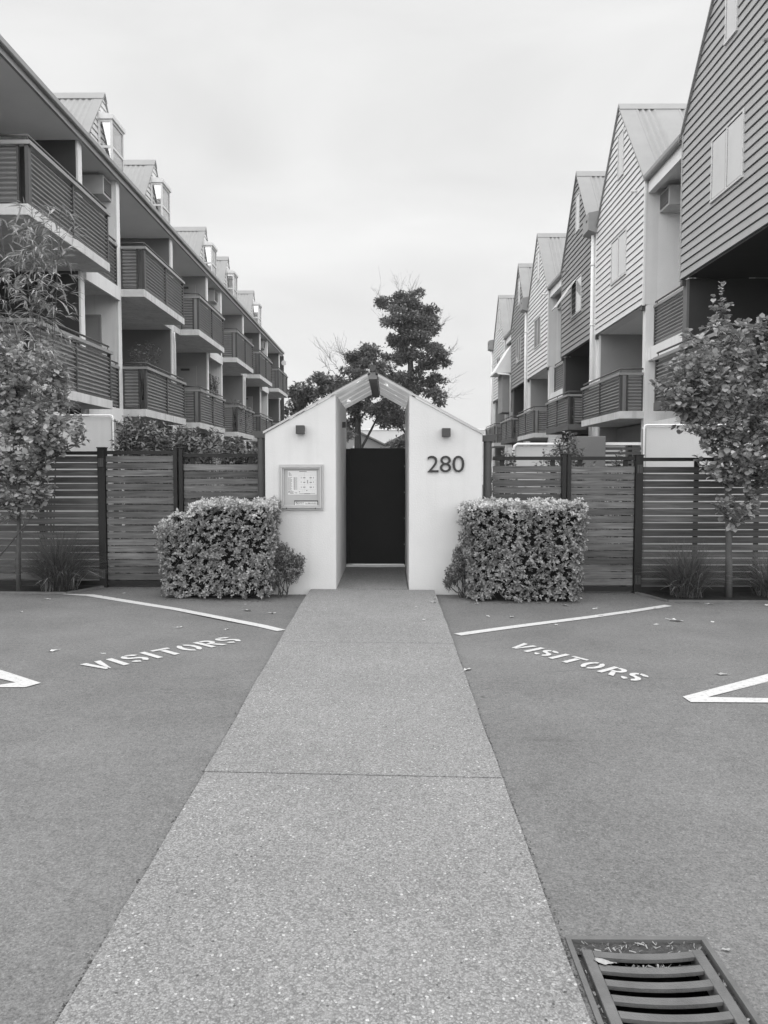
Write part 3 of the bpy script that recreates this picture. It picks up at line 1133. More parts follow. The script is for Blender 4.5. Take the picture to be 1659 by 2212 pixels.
# door number
for ch, xx, w in (('2', .478, .140), ('8', .634, .140), ('0', .790, .148)):
    mb = MB()
    put_text(mb, ch, xx, PF - .016, 1.465, .205, w, .014, -.004)
    obj('numeral', mb, black_paint, po)
# little sensor on the inner reveal
bx('sensor', lamp_metal, po, XLI, XLI + .05, 10.9, 10.98, 2.09, 2.17)

for xx, zz, lab in ((-1.094, 1.99, 'small dark cube wall light above the notice board'), (.707, 1.955, 'small dark cube wall light above the number 280')):
    wl = empty('wall_light', (xx, PF, zz - .055), lab, 'wall light', 'cube lights on the portico')
    mb = MB()
    mb.box(xx - .052, xx + .052, PF - .115, PF - .008, zz - .052, zz + .052)
    obj('housing', mb, lamp_metal, wl, bevel=.004)
    bx('mount', lamp_metal, wl, xx - .03, xx + .03, PF - .008, PF, zz - .03, zz + .03)

# notice board
nb = empty('notice_board', (-1.092, PF, .997), 'silver framed notice board with site map and SPFP sign on white wall', 'notice board')
NX0, NX1, NZ0, NZ1 = -1.366, -.816, .995, 1.563


def nbx(px):
    return NX0 + (px - 190) / (1205 - 190) * (NX1 - NX0)


def nbz(py):
    return NZ1 - (py - 215) / (1245 - 215) * (NZ1 - NZ0)


bx('backing', board_back, nb, NX0 + .02, NX1 - .02, PF - .012, PF - .002, NZ0 + .02, NZ1 - .02)
mb = MB()
for (ins, w, d) in ((0, .022, .03), (.0225, .020, .05), (.043, .018, .034)):
    a, b, c, e = NX0 + ins, NX1 - ins, NZ0 + ins, NZ1 - ins
    mb.box(a, b, PF - d, PF - .001, e - w, e)
    mb.box(a, b, PF - d, PF - .001, c, c + w)
    mb.box(a, a + w, PF - d, PF - .001, c + w, e - w)
    mb.box(b - w, b, PF - d, PF - .001, c + w, e - w)
obj('frame', mb, frame_alu, nb, bevel=.003)
mp_o = bx('site_map', paper, nb, nbx(385), nbx(1050), PF - .0150, PF - .013, nbz(900), nbz(362))
mb = MB()


def mark(x0, x1, y0, y1):
    mb.quad((nbx(x0), PF - .0158, nbz(y1)), (nbx(x1), PF - .0158, nbz(y1)), (nbx(x1), PF - .0158, nbz(y0)), (nbx(x0), PF - .0158, nbz(y0)))


mark(650, 820, 372, 382)
for k in range(4):
    mark(410, 430, 395 + 22 * k, 405 + 22 * k)
    if k:
        mark(432, 450 + 10 * k, 398 + 22 * k, 404 + 22 * k)
for k in range(14):
    y = 508 + 22 * k
    mark(400, 422, y, y + 11)
    mark(430, R.randint(455, 488), y + 1, y + 8)
    if k < 13:
        mark(522, 545, y + 2, y + 13)
        mark(550, 605, y + 4, y + 10)
for gx_ in (690, 975):
    for gy_ in (500, 600, 715):
        mark(gx_, gx_ + 9, gy_, gy_ + 32)
for gx_ in (735, 885):
    for gy_ in (508, 612, 720):
        mark(gx_, gx_ + 58, gy_, gy_ + 5)
        mark(gx_, gx_ + 58, gy_ + 15, gy_ + 20)
        for q in range(4):
            mark(gx_ + 6 + 13 * q, gx_ + 11 + 13 * q, gy_ + 5, gy_ + 15)
mark(830, 838, 570, 640)
mark(824, 858, 636, 642)
mark(846, 852, 570, 640)
mark(640, 665, 828, 842)
mark(810, 834, 798, 812)
mark(650, 1015, 869, 875)
mark(760, 900, 878, 884)
mark(540, 600, 846, 851)
mark(560, 600, 862, 868)
mark(440, 520, 866, 874)
mb.quad((nbx(398), PF - .0158, nbz(862)), (nbx(430), PF - .0158, nbz(825)), (nbx(398), PF - .0158, nbz(825)))
mark(425, 432, 825, 862)
put_text(mb, 'SPFP', nbx(438), PF - .0158, nbz(860), nbz(825) - nbz(860), nbx(518) - nbx(438))
obj('map_print', mb, ink, mp_o, kind='stuff')
mb = MB()
for (a, b, c, e) in ((640, 1035, 458, 460), (640, 1035, 568, 570), (640, 1035, 672, 674), (640, 1035, 780, 782), (640, 642, 458, 782), (1033, 1035, 458, 782), (765, 768, 400, 782), (912, 915, 450, 782), (765, 925, 400, 402), (925, 927, 400, 450), (720, 722, 782, 830), (770, 772, 790, 830), (950, 952, 790, 830), (1005, 1007, 790, 830), (665, 730, 829, 831)):
    mark(a, b, c, e)
obj('map_grid', mb, ink_grey, mp_o)
sp = bx('sign_plate', black_paint, nb, nbx(530), nbx(1080), PF - .016, PF - .013, nbz(1145), nbz(1030))
mb = MB().box(nbx(542), nbx(1064), PF - .0172, PF - .0165, nbz(1138), nbz(1056))
obj('plate_face', mb, paper, sp)
mb = MB()
yy = PF - .0178
mb.quad((nbx(565), yy, nbz(1108)), (nbx(600), yy, nbz(1066)), (nbx(565), yy, nbz(1066)))
mb.quad((nbx(572), yy, nbz(1112)), (nbx(612), yy, nbz(1112)), (nbx(612), yy, nbz(1066)), (nbx(603), yy, nbz(1066)), (nbx(603), yy, nbz(1102)), (nbx(582), yy, nbz(1102)))
put_text(mb, 'SPFP', nbx(618), yy, nbz(1112), nbz(1068) - nbz(1112), nbx(760) - nbx(618))
put_text(mb, 'Ph. 0800 434 832', nbx(785), yy, nbz(1106), nbz(1078) - nbz(1106), nbx(1045) - nbx(785), 0, .02)
mb.quad((nbx(785), yy, nbz(1121)), (nbx(1050), yy, nbz(1121)), (nbx(1050), yy, nbz(1117)), (nbx(785), yy, nbz(1117)))
mb.quad((nbx(565), yy, nbz(1132)), (nbx(760), yy, nbz(1132)), (nbx(760), yy, nbz(1128)), (nbx(565), yy, nbz(1128)))
obj('plate_lettering', mb, ink, sp)
for xx in (360, 1025):
    obj('lock', MB().tube([(nbx(xx), PF - .056, nbz(1205)), (nbx(xx), PF - .049, nbz(1205))], .008, 8), lamp_metal, nb)

# pedestrian gate
GY = 11.80
pg = empty('pedestrian_gate', (-.2, GY, 0), 'tall solid black metal gate between the white portico walls', 'gate')
bx('panel', gate_black, pg, -.588, .238, GY, GY + .03, .045, 1.825, bevel=.003)
bx('side_strip', gate_black, pg, XLI + .004, -.589, GY + .008, GY + .028, .06, 1.815)
mb = MB()
mb.box(XLI + .002, XLI + .09, GY + .031, GY + .08, 0.04, 1.80)
mb.box(XRI - .016, XRI - .002, GY + .031, GY + .08, 0, 1.82)
obj('frame', mb, black_steel, pg)
for z in (.35, .75, 1.15, 1.55):
    mb = MB()
    mb.tube([(XRI - .012, GY - .008, z), (XRI - .012, GY - .001, z)], .009, 8)
    obj('bolt', mb, frame_alu, pg)
for z in (.25, 1.6):
    bx('hinge', black_steel, pg, -.6, -.585, GY - .012, GY - .001, z, z + .12)
bx('threshold', white_trim, pg, XLI + .002, XRI - .002, GY - .02, GY + .1, 0.001, .032)

# ------------------------------------------------------------------ fences
SLATH, SLATP = .0735, .0905


def slat_panel(name, label, cat, x0, x1, yf, zb, ztop, posts, backs, gap, group, hinge_x=None, post_tops=None, tight=0):
    root = empty(name, ((x0 + x1) / 2, yf, zb), label, cat, group)
    bx('top_rail', black_steel, root, x0, x1, yf - .012, yf + .05, ztop - .045, ztop)
    bx('bottom_rail', black_steel, root, x0, x1, yf - .012, yf + .05, zb + .02, zb + .085)
    z = zb + .10
    hs = .0765 if gap == 'wide' else .0785
    me = MB().box(x0 + .004, x1 - .004, yf, yf + .022, 0, hs).mesh('slat', timber_dark if gap == 'wide' else timber, (x0, yf, 0))
    k = 0
    while z + hs < ztop - .05:
        o = inst('slat', me, (x0 + R.uniform(-.003, .003), yf + R.uniform(-.002, .002), z + R.uniform(-.0025, .0025)), root)
        o.rotation_euler = (0, R.uniform(-.0012, .0012), 0)
        z += SLATP
        k += 1
    for b in backs:
        bx('batten', black_steel, root, b - .028, b + .028, yf + .024, yf + .055, zb + .086, ztop - .046)
    for p, w, tz in posts:
        mb = MB()
        mb.box(p - w / 2, p + w / 2, yf - .035, yf + .075, zb - .1, tz)
        mb.box(p - w / 2 - .008, p + w / 2 + .008, yf - .043, yf + .083, tz, tz + .014)
        obj('post', mb, black_steel, root, bevel=.003)
    if hinge_x is not None:
        for z in (zb + .12, ztop - .2):
            mb = MB()
            mb.box(hinge_x - .035, hinge_x + .035, yf - .049, yf - .0355, z, z + .11)
            mb.tube([(hinge_x, yf - .052, z), (hinge_x, yf - .052, z + .11)], .012, 8)
            obj('hinge', mb, lamp_metal, root)
    return root


FL, FR = 10.0, 9.85
# left: wide panel behind the tree, hinged leaf, fixed panel beside the gatehouse
slat_panel('slat_gate', 'wide dark slatted driveway gate behind left tree and grass tuft', 'gate', -7.6, -3.79, FL, -.042, 1.735, [(-3.735, .095, 1.775)], [-4.55, -5.45, -6.35, -7.2], 'wide', 'slatted timber gates', hinge_x=-3.735)
slat_panel('slat_gate', 'narrow brown slatted gate leaf left of the left hedge', 'gate', -3.685, -2.80, FL, -.042, 1.742, [(-2.772, .05, 1.775)], [-3.57, -2.92], 'tight', 'slatted timber gates')
slat_panel('slat_fence', 'brown slatted fence panel above the left hedge', 'fence', -2.672, -1.68, FL, -.062, 1.705, [(-2.70, .05, 1.770)], [-2.56, -1.80], 'tight', 'slatted timber fences')
# right, the same the other way round
slat_panel('slat_fence', 'brown slatted fence panel above the right hedge', 'fence', 1.33, 2.205, FR, -.082, 1.664, [(2.235, .055, 1.69)], [1.45, 2.10], 'tight', 'slatted timber fences')
slat_panel('slat_gate', 'narrow brown slatted gate leaf right of the right hedge', 'gate', 2.325, 3.14, FR, -.09, 1.664, [(2.298, .05, 1.685)], [2.45, 3.03], 'tight', 'slatted timber gates')
slat_panel('slat_gate', 'wide dark slatted driveway gate behind right tree and grass tuft', 'gate', 3.245, 7.6, FR, -.09, 1.650, [(3.192, .095, 1.675)], [3.94, 4.72, 5.5, 6.3, 7.1], 'wide', 'slatted timber gates', hinge_x=3.192)

for xx, yy_, zt_, lab, s in ((-1.63, 9.86, 1.90, 'round grey steel post with bracket cap at left edge of gatehouse', -1), (1.245, 9.74, 1.85, 'round grey steel post with bracket cap at right edge of gatehouse', 1)):
    ps = empty('steel_post', (xx, yy_, -.08), lab, 'post', 'grey posts flanking the gatehouse')
    obj('shaft', MB().tube([(xx, yy_, -.1), (xx, yy_, zt_)], .052, 16), post_grey, ps, smooth=False)
    mb = MB()
    mb.add([(xx - .07, yy_ - .06, zt_), (xx + .07, yy_ - .06, zt_), (xx + .07, yy_ + .06, zt_), (xx - .07, yy_ + .06, zt_),
            (xx - .075 - .05 * (s < 0), yy_ - .065, zt_ + .075 + .02 * (s < 0)), (xx + .075 + .05 * (s > 0), yy_ - .065, zt_ + .075 + .02 * (s > 0)), (xx + .075 + .05 * (s > 0), yy_ + .065, zt_ + .075 + .02 * (s > 0)), (xx - .075 - .05 * (s < 0), yy_ + .065, zt_ + .075 + .02 * (s < 0))],
           [(0, 3, 2, 1), (4, 5, 6, 7), (0, 1, 5, 4), (1, 2, 6, 5), (2, 3, 7, 6), (3, 0, 4, 7)])
    obj('cap', mb, post_grey, ps)

# ------------------------------------------------------------------ courtyard walls
for (x0, x1, y0, zt_, px, lab) in ((-8, -4.25, 11.8, 2.305, -4.215, 'low white courtyard wall with white pipe along its top, left'), (3.92, 8, 11.8, 2.155, 3.885, 'low white courtyard wall with white pipe along its top, right')):
    cw = empty('courtyard_wall', ((x0 + x1) / 2, y0, -.07), lab.replace(', left', ' behind left gate').replace(', right', ' behind right gate'), 'wall', 'courtyard walls behind the gates')
    obj('wall', MB().box(x0, x1, y0, y0 + .18, -.1, zt_), white_render, cw, bevel=.008)
    s = 1 if px > 0 else -1
    ye = y0 + .20 if px < 0 else y0 - .03
    yp = y0 - .028
    mb = MB()
    far = x1 + s * 0 if s > 0 else x0
    mb.tube([(far, yp, zt_ + .02), (px + s * .04, yp, zt_ + .02), (px + s * .01, yp, zt_ + .01), (px, yp, zt_ - .03), (px, yp, .0)], .014, 8)
    for xx in (px + s * .5, px + s * 1.2):
        mb.tube([(xx, yp, zt_ + .02), (xx + .04, yp, zt_ + .02)], .018, 8)
    obj('pipe', mb, white_trim, cw, smooth=True)
    bx('end_strip', mid_render, cw, (x1 + .001 if s < 0 else x0 - .012), (x1 + .012 if s < 0 else x0 - .001), y0 + .004, y0 + .17, -.08, zt_ - .03)

cw = empty('courtyard_wall', (2.9, 16, -.07), 'small far white courtyard wall with rounded pipe coping behind right shrubs', 'wall', 'courtyard walls behind the gates')
bx('wall', white_render, cw, 2.62, 4.9, 16.0, 16.2, -.1, 1.98, bevel=.01)
obj('pipe', MB().tube([(4.9, 15.97, 2.02), (2.66, 15.97, 2.02), (2.60, 15.97, 1.98), (2.58, 15.97, 1.92), (2.58, 15.97, 0)], .03, 8), white_trim, cw, smooth=True)
rb = bx('rendered_block', grey_render, None, 3.40, 3.93, 14.0, 14.5, -.1, 2.10, bevel=.01)
tag(rb, 'plain grey rendered block standing behind the right shrubs', 'wall')
sc = empty('slatted_screen', (4.3, 14.3, -.07), 'small slatted screen with pale top rail left of right courtyard wall', 'screen')
bx('top_rail', white_trim, sc, 3.95, 4.95, 14.3, 14.36, 1.95, 2.0)
mb_me = MB().box(3.96, 4.94, 14.31, 14.335, 0, .05).mesh('slat', rail_metal, (3.96, 14.31, 0))
z = 1.86
while z > .2:
    inst('slat', mb_me, (3.96, 14.31, z), sc)
    z -= .085
for xx in (3.96, 4.45, 4.9):
    bx('post', black_steel, sc, xx, xx + .06, 14.337, 14.39, -.1, 1.95)


# ------------------------------------------------------------------ building kit
def corr(p0, p1, z0, z1, pitch=.0762, amp=.023, seg=6):
    """horizontally corrugated sheet between two plan points"""
    p0, p1 = Vector(p0), Vector(p1)
    d = (p1 - p0).normalized()
    n = Vector((d.y, -d.x))
    mb = MB()
    N_ = int((z1 - z0) / pitch * seg)
    for k in range(N_ + 1):
        z = z0 + (z1 - z0) * k / N_
        o = amp * math.sin(2 * PI * k / seg)
        for p in (p0, p1):
            mb.v.append((p.x + n.x * o, p.y + n.y * o, z))
    for k in range(N_):
        mb.f.append((2 * k, 2 * k + 1, 2 * k + 3, 2 * k + 2))
    return mb


def railing(par, s, xf, xb, y0, y1, z0, z1, name='balcony'):
    """corrugated balustrade: long front at x=xf from y0 to y1, short near side back to xb; s = outward sign"""
    zt = z1
    bxs = lambda nm, m, *a, **k: bx(nm, m, par, *a, **k)
    # front sheets, one each side of the middle post
    ym = (y0 + y1) / 2
    for a, b in ((y0 + .09, ym - .02), (ym + .02, y1 - .03)):
        m_ = corr((xf + s * .035, a), (xf + s * .035, b), z0 + .05, zt - .10)
        obj('corrugated_sheet', m_, corr_metal, par, smooth=True)
    m_ = corr((xf + s * .20, y0 + .04), (xb - s * .03, y0 + .04), z0 + .05, zt - .10)
    obj('corrugated_sheet', m_, corr_metal, par, smooth=True)
    for (px, py, wx, wy) in ((xf + s * .035, y0 + .045, .06, .085), (xf + s * .02, ym, .045, .04), (xf + s * .035, y1 - .015, .06, .05), (xf + s * .185, y0 + .04, .03, .05), (xb - s * .015, y0 + .04, .03, .05)):
        bxs('post', rail_metal, px - wx / 2, px + wx / 2, py - wy / 2, py + wy / 2, z0 + .001, zt - .061)
    # flat top rail and round handrail over it
    mb = MB()
    mb.box(xf + s * .09, xf - s * .035, y0 - .03, y1 + .03, zt - .06, zt)
    mb.box(xf + s * .0905, xb, y0 - .029, y0 + .08, zt - .06, zt - .001)
    obj('top_rail', mb, rail_light, par)
    mb = MB()
    mb.tube([(xb, y0 + .03, zt + .09), (xf + s * .03, y0 + .03, zt + .09), (xf + s * .03, y1 - .05, zt + .09)], .02, 8)
    for q in (y0 + .03, ym, y1 - .1):
        mb.tube([(xf + s * .03, q, zt - .002), (xf + s * .03, q, zt + .09)], .009, 6)
    obj('handrail', mb, rail_metal, par, smooth=True)
    mb = MB()
    mb.box(xf + s * .07, xf + s * .01, y0 + .09, y1 - .04, z0 + .001, z0 + .045)
    obj('bottom_rail', mb, rail_metal, par)


def balcony(root, s, xf, xb, y0, y1, zb, zt, zrail, slab_mat, far_strip=None, label=None):
    b = bx('balcony', slab_mat, root, xf, xb, y0 - .06, y1 + .04, zb, zt, bevel=.006)
    if label:
        b['label'] = label
    railing(b, s, xf, xb, y0, y1, zt, zrail)
    return b


def short_rail(root, s, x, y0, y1, z0, z1):
    b = corr((x, y0), (x, y1), z0 + .04, z1 - .09)
    o = obj('landing_rail', b, corr_metal, root, smooth=True)
    mb = MB().box(x - .05, x + .05, y0, y1, z1 - .06, z1)
    obj('top_rail', mb, rail_light, o)
    mb = MB().tube([(x, y0, z1 + .08), (x, y1, z1 + .08)], .019, 8)
    mb.tube([(x, y1 - .12, z1 - .001), (x, y1 - .12, z1 + .08)], .009, 6)
    obj('handrail', mb, rail_metal, o)
    for q in (y0 + .02, y1 - .02):
        bx('post', rail_metal, o, x - .03, x + .03, q - .02, q + .02, z0, z1 - .061)
    return o


def window(root, s, x, yc, zc, w, h, panes, open_=False):
    """framed window on a wall facing s*-x (s=+1: right building, facing -x)"""
    fr = .035
    mb = MB()
    xo, xi = x - s * .035, x + s * .02
    mb.box(xo, xi, yc - w / 2, yc + w / 2, zc + h / 2 - fr, zc + h / 2)
    mb.box(xo - s * .012, xi, yc - w / 2 - .01, yc + w / 2 + .01, zc - h / 2, zc - h / 2 + fr)
    mb.box(xo, xi, yc - w / 2, yc - w / 2 + fr, zc - h / 2 + fr, zc + h / 2 - fr)
    mb.box(xo, xi, yc + w / 2 - fr, yc + w / 2, zc - h / 2 + fr, zc + h / 2 - fr)
    ys_ = np.linspace(yc - w / 2 + fr, yc + w / 2 - fr, panes + 1)
    for q in ys_[1:-1]:
        mb.box(xo + s * .004, xi, q - .022, q + .022, zc - h / 2 + fr, zc + h / 2 - fr)
    o = obj('window', mb, win_frame, root)
    for k in range(panes):
        a, b = ys_[k] + (.022 if k else 0), ys_[k + 1] - (.022 if k < panes - 1 else 0)
        if open_ and k == panes - 1:
            # top-hung sash pushed out
            mb = MB()
            ht = h - 2 * fr
            dx, dz = -s * math.sin(.62) * ht, -math.cos(.62) * ht
            zt_ = zc + h / 2 - fr
            for (u0, u1, v0, v1) in ((a, b, 0, .05), (a, b, .95, 1), (a, a + .035, .05, .95), (b - .035, b, .05, .95)):
                p = [(xo + dx * v0, u0, zt_ + dz * v0), (xo + dx * v0, u1, zt_ + dz * v0), (xo + dx * v1, u1, zt_ + dz * v1), (xo + dx * v1, u0, zt_ + dz * v1)]
                e = Vector((-s * math.cos(.62), 0, math.sin(.62))) * .03
                mb.add(p + [tuple(Vector(q) + e) for q in p], [(0, 1, 2, 3), (7, 6, 5, 4), (0, 4, 5, 1), (1, 5, 6, 2), (2, 6, 7, 3), (3, 7, 4, 0)])
            obj('open_sash', mb, white_trim, o)
            mb = MB().quad((xo + dx * .04 - s * .01, a + .03, zt_ + dz * .04), (xo + dx * .04 - s * .01, b - .03, zt_ + dz * .04), (xo + dx * .96 - s * .01, b - .03, zt_ + dz * .96), (xo + dx * .96 - s * .01, a + .03, zt_ + dz * .96))
            obj('pane', mb, win_glass, o)
            bx('dark_opening', board_gap, o, xo + s * .017, xo + s * .026, a, b, zc - h / 2 + fr, zc + h / 2 - fr)
        else:
            bx('pane', win_glass, o, xo + s * .010, xo + s * .016, a + .026, b - .022, zc - h / 2 + fr + .026, zc + h / 2 - fr - .024)
            bx('rebate', board_gap, o, xo + s * .017, xo + s * .026, a + .001, b - .001, zc - h / 2 + fr + .001, zc + h / 2 - fr - .001)
    # dark rebate line round each pane
    return o


BOARD = .158


def boards(root, s, x, outline, mat, name='weatherboard', skip=None):
    """lapped boards on a wall at x facing s*-x; outline(z) -> (y0, y1) or None"""
    z0, z1 = outline['z0'], outline['z1']
    z = z0
    cache = {}
    while z < z1 - .02:
        zt_ = min(z + BOARD, z1)
        a0, b0 = outline['f'](z)
        a1, b1 = outline['f'](zt_)
        if b1 - a1 < .02:
            m_ = (a1 + b1) / 2
            a1, b1 = m_ - .01, m_ + .01
        key = (round(a0, 3), round(b0, 3), round(a1, 3), round(b1, 3), round(zt_ - z, 3))
        if key not in cache:
            mb = MB()
            xo, xi = x - s * .042, x - s * .004
            xw = x + s * .001
            xi = x - s * .020
            h_ = (zt_ - z) * .86
            a1, b1 = a0 + (a1 - a0) * .86, b0 + (b1 - b0) * .86
            v = [(xo, a0, 0), (xo, b0, 0), (xi, b1, h_), (xi, a1, h_), (xw, a0, 0), (xw, b0, 0), (xw, b1, h_), (xw, a1, h_)]
            f = [(0, 1, 2, 3), (4, 7, 6, 5), (0, 4, 5, 1), (1, 5, 6, 2), (2, 6, 7, 3), (3, 7, 4, 0)]
            if s < 0:
                f = [q[::-1] for q in f]
            f = [q[::-1] for q in f]
            mb.add(v, f)
            cache[key] = mb.mesh(name, mat, (x, (a0 + b0) / 2, 0))
        inst(name, cache[key], (x, (a0 + b0) / 2, z), root)
        z += BOARD


def ribbed_slope(p_front_ridge, back_x, ze_y, bands, s):
    pass


def gable_roof(root, s, xv, xback, yc, zr, yl, yr, ze_l, ze_r, bands, thick=.05):
    """two slopes falling from the ridge (running in x) to yl and yr; bands: list of (x0, x1, ribbed)"""
    for (ye, ze) in ((yl, ze_l), (yr, ze_r)):
        o = None
        for (xa, xb, rib) in bands:
            mb = MB()
            if rib:
                n = max(2, int(abs(xb - xa) / .0254))
                for k in range(n + 1):
                    x = xa + (xb - xa) * k / n
                    h = (.03 if s > 0 else .016) * math.sin(2 * PI * abs(x - xa) / .152)
                    mb.v += [(x, yc, zr + h), (x, ye, ze + h)]
                for k in range(n):
                    q = (2 * k, 2 * k + 1, 2 * k + 3, 2 * k + 2)
                    mb.f.append(q)
            else:
                x0, x1 = min(xa, xb), max(xa, xb)
                v = [(x0, yc, zr + .018), (x1, yc, zr + .018), (x1, ye, ze + .018), (x0, ye, ze + .018)]
                v += [(a, b, c - thick) for a, b, c in v]
                mb.add(v, [(0, 1, 2, 3), (7, 6, 5, 4), (0, 4, 5, 1), (1, 5, 6, 2), (2, 6, 7, 3), (3, 7, 4, 0)])
            nm = 'roof_sheet' if rib else 'roof_flashing'
            obj(nm, mb, roof_metal, root, smooth=rib)
    mb = MB()
    k_ = (zr - ze_l) / (yc - yl) * .15
    mb.prism([(yc - .15, zr + .045 - k_), (yc, zr + .055), (yc + .15, zr + .045 - k_), (yc + .148, zr + .03 - k_), (yc, zr + .03), (yc - .148, zr + .03 - k_)], 'x', xv, xback)
    obj('ridge_cap', mb, roof_metal, root)


# ------------------------------------------------------------------ left apartment building
lb = empty('apartment_building', (-9, 28, -.07), 'long pale three storey block with corrugated balconies and small dormers on the left', 'building')
PER = 10.75
S_ = -1
C0, A0, B0 = 11.35, 15.63, 17.78
XF, XW, XBK = -5.6, -6.15, -8.6
YEND = 44.45
SOF = 8.0
unit_mats = []
fins = []
for k in range(4):
    for nm, y in (('C', C0 + PER * k), ('A', A0 + PER * k), ('B', B0 + PER * k)):
        if y < 44:
            fins.append((nm, y))


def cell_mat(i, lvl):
    """tone of the flank wall at the far side of each unit"""
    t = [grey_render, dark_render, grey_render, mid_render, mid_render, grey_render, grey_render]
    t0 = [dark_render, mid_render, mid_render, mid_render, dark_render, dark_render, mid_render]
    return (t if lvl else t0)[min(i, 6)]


ui = 0
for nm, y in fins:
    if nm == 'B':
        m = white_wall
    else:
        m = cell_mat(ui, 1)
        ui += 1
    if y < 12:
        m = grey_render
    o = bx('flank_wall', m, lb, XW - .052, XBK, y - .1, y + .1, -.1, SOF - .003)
    bx('edge_strip', white_wall, o, XW - .05, XW, y - .1, y + .1, -.1, SOF - .002, bevel=.01)
# back wall, floors, soffit, eaves
bx('rear_wall', grey_render, lb, XBK - .25, XBK - .002, C0 - .1, YEND, -.1, SOF)
bx('floor_slab', concrete_white, lb, XW - .002, XBK, C0 - .3, YEND, 5.45, 5.62)
bx('floor_slab', concrete_white, lb, XW - .002, XBK, C0 - .3, YEND, 2.72, 2.89)
bx('soffit', soffit_paint, lb, -6.08, XBK - .3, C0 - .5, YEND, SOF, SOF + .05)
mb = MB()
mb.box(-6.05, -6.10, C0 - .5, YEND, SOF - .02, SOF + .12)
obj('fascia', mb, gutter_metal, lb)
mb = MB().prism([(-6.049, SOF + .085), (-5.995, SOF + .085), (-5.98, SOF + .10), (-5.98, SOF + .185), (-5.99, SOF + .185), (-5.995, SOF + .11), (-6.04, SOF + .11), (-6.049, SOF + .185)], 'y', C0 - .5, YEND)
obj('gutter', mb, gutter_metal, lb)
mb = MB().quad((-6.05, C0 - .5, SOF + .17), (-6.05, YEND, SOF + .17), (-11, YEND, SOF + 3.05), (-11, C0 - .5, SOF + 3.05))
mb.quad((-16, C0 - .5, SOF + .26), (-11, C0 - .5, SOF + 3.05), (-11, YEND, SOF + 3.05), (-16, YEND, SOF + .26))
obj('main_roof', mb, roof_metal, lb)
bx('end_wall', grey_render, lb, XW - .06, -15.9, YEND - .9, YEND - .7, -.1, SOF - .01)
bx('end_wall', grey_render, lb, XBK - .26, -15.9, C0 - .28, C0 - .1, -.1, SOF)

# balconies: (near, far) along the front of each unit
for k in range(4):
    A, B, C = A0 + PER * k, B0 + PER * k, C0 + PER * k
    Cn = C0 + PER * (k + 1)
    pairs = [(C + .85, A - .02), (B + .1, Cn - .85)]
    for j, (a, b) in enumerate(pairs):
        if a > 43 or b > 44.3:
            continue
        dark = (k == 0 and j == 0)
        balcony(lb, -1, XF, XW + .003, a, b, 5.45, 5.62, 6.60, concrete_white)
        balcony(lb, -1, XF, XW + .003, a, b, 2.72, 2.89, 3.87, concrete_white)
    if A > 40:
        continue
    # entry recess between A and B
    short_rail(lb, -1, XW - .04, A + .12, B - .12, 5.62, 6.58)
    short_rail(lb, -1, XW - .04, A + .12, B - .12, 2.89, 3.84)
    bx('edge_beam', white_wall, lb, XW + .06, XW - .001, A + .05, B - .101, 5.32, 5.61)
    bx('edge_beam', white_wall, lb, XW + .06, XW - .001, A + .05, B - .101, 2.56, 2.87)
    bx('recess_wall', white_wall, lb, -8.0, -8.1, A + .1, B - .1, -.1, SOF - .004)
    # doors on the near face of flank wall B, door 29 below
    for zf, num in ((5.62, None), (2.89, '29' if k == 0 else None)):
        d = bx('door', door_paint, lb, -7.45, -6.60, B - .135, B - .101, zf + .005, zf + 2.06)
        mb = MB()
        mb.box(-7.51, -7.451, B - .15, B - .101, zf + .005, zf + 2.12)
        mb.box(-6.599, -6.54, B - .15, B - .101, zf + .005, zf + 2.12)
        mb.box(-7.45, -6.60, B - .15, B - .101, zf + 2.061, zf + 2.12)
        obj('door_frame', mb, grey_render if num is None else mid_render, d)
        if num:
            mb = MB()
            put_text(mb, num, -7.38, B - .14, zf + 1.42, .10, .14, 0, .01)
            obj('door_number', mb, ink, d)
    ac = bx('air_conditioner', ac_case, lb, -6.26, -7.9, B - .62, B - .102, SOF - .47, SOF - .06)
    mb = MB()
    mb.box(-6.258, -6.245, B - .56, B - .16, SOF - .42, SOF - .11)
    obj('grille', mb, grey_render, ac)
    for q in range(6):
        mb = MB().box(-6.244, -6.236, B - .55, B - .17, SOF - .41 + q * .05, SOF - .39 + q * .05)
        obj('louvre', mb, rail_metal, ac)
    # downpipe on flank C and door of the unit before it
for k in range(1, 4):
    C = C0 + PER * k
    if C > 42:
        continue
    mb = MB()
    for zz0, zz1 in ((2.9, 5.4), (.0, 2.7)):
        mb.tube([(XW + .045, C + .03, zz0), (XW + .045, C + .03, zz1 - .35), (XW + .045, C - .03, zz1 - .2), (XW + .045, C - .03, zz1)], .028, 8)
    obj('downpipe', mb, white_trim, lb, smooth=True)
for k in range(1, 4):
    A = A0 + PER * k
    if A > 43:
        continue
    for zf in (5.62, 2.89):
        d = bx('door', door_paint, lb, -7.35, -6.52, A - .14, A - .101, zf + .005, zf + 2.1)
        bx('door_closer', rail_metal, d, -7.05, -6.75, A - .17, A - .141, zf + 1.95, zf + 2.02)
# dark sliding doors at the back of each unit
for k in range(4):
    for (a, b) in ((C0 + PER * k + .4, A0 + PER * k - .3), (B0 + PER * k + .3, C0 + PER * (k + 1) - .3)):
        if b > 44:
            continue
        for zf in (5.62, 2.89):
            d = bx('sliding_door', dark_glass, lb, XBK + .01, XBK + .03, a + .5, b - .6, zf + .01, zf + 2.05)
            bx('door_frame', frame_alu, d, XBK + .031, XBK + .05, (a + b) / 2 - .06, (a + b) / 2, zf + .01, zf + 2.05)
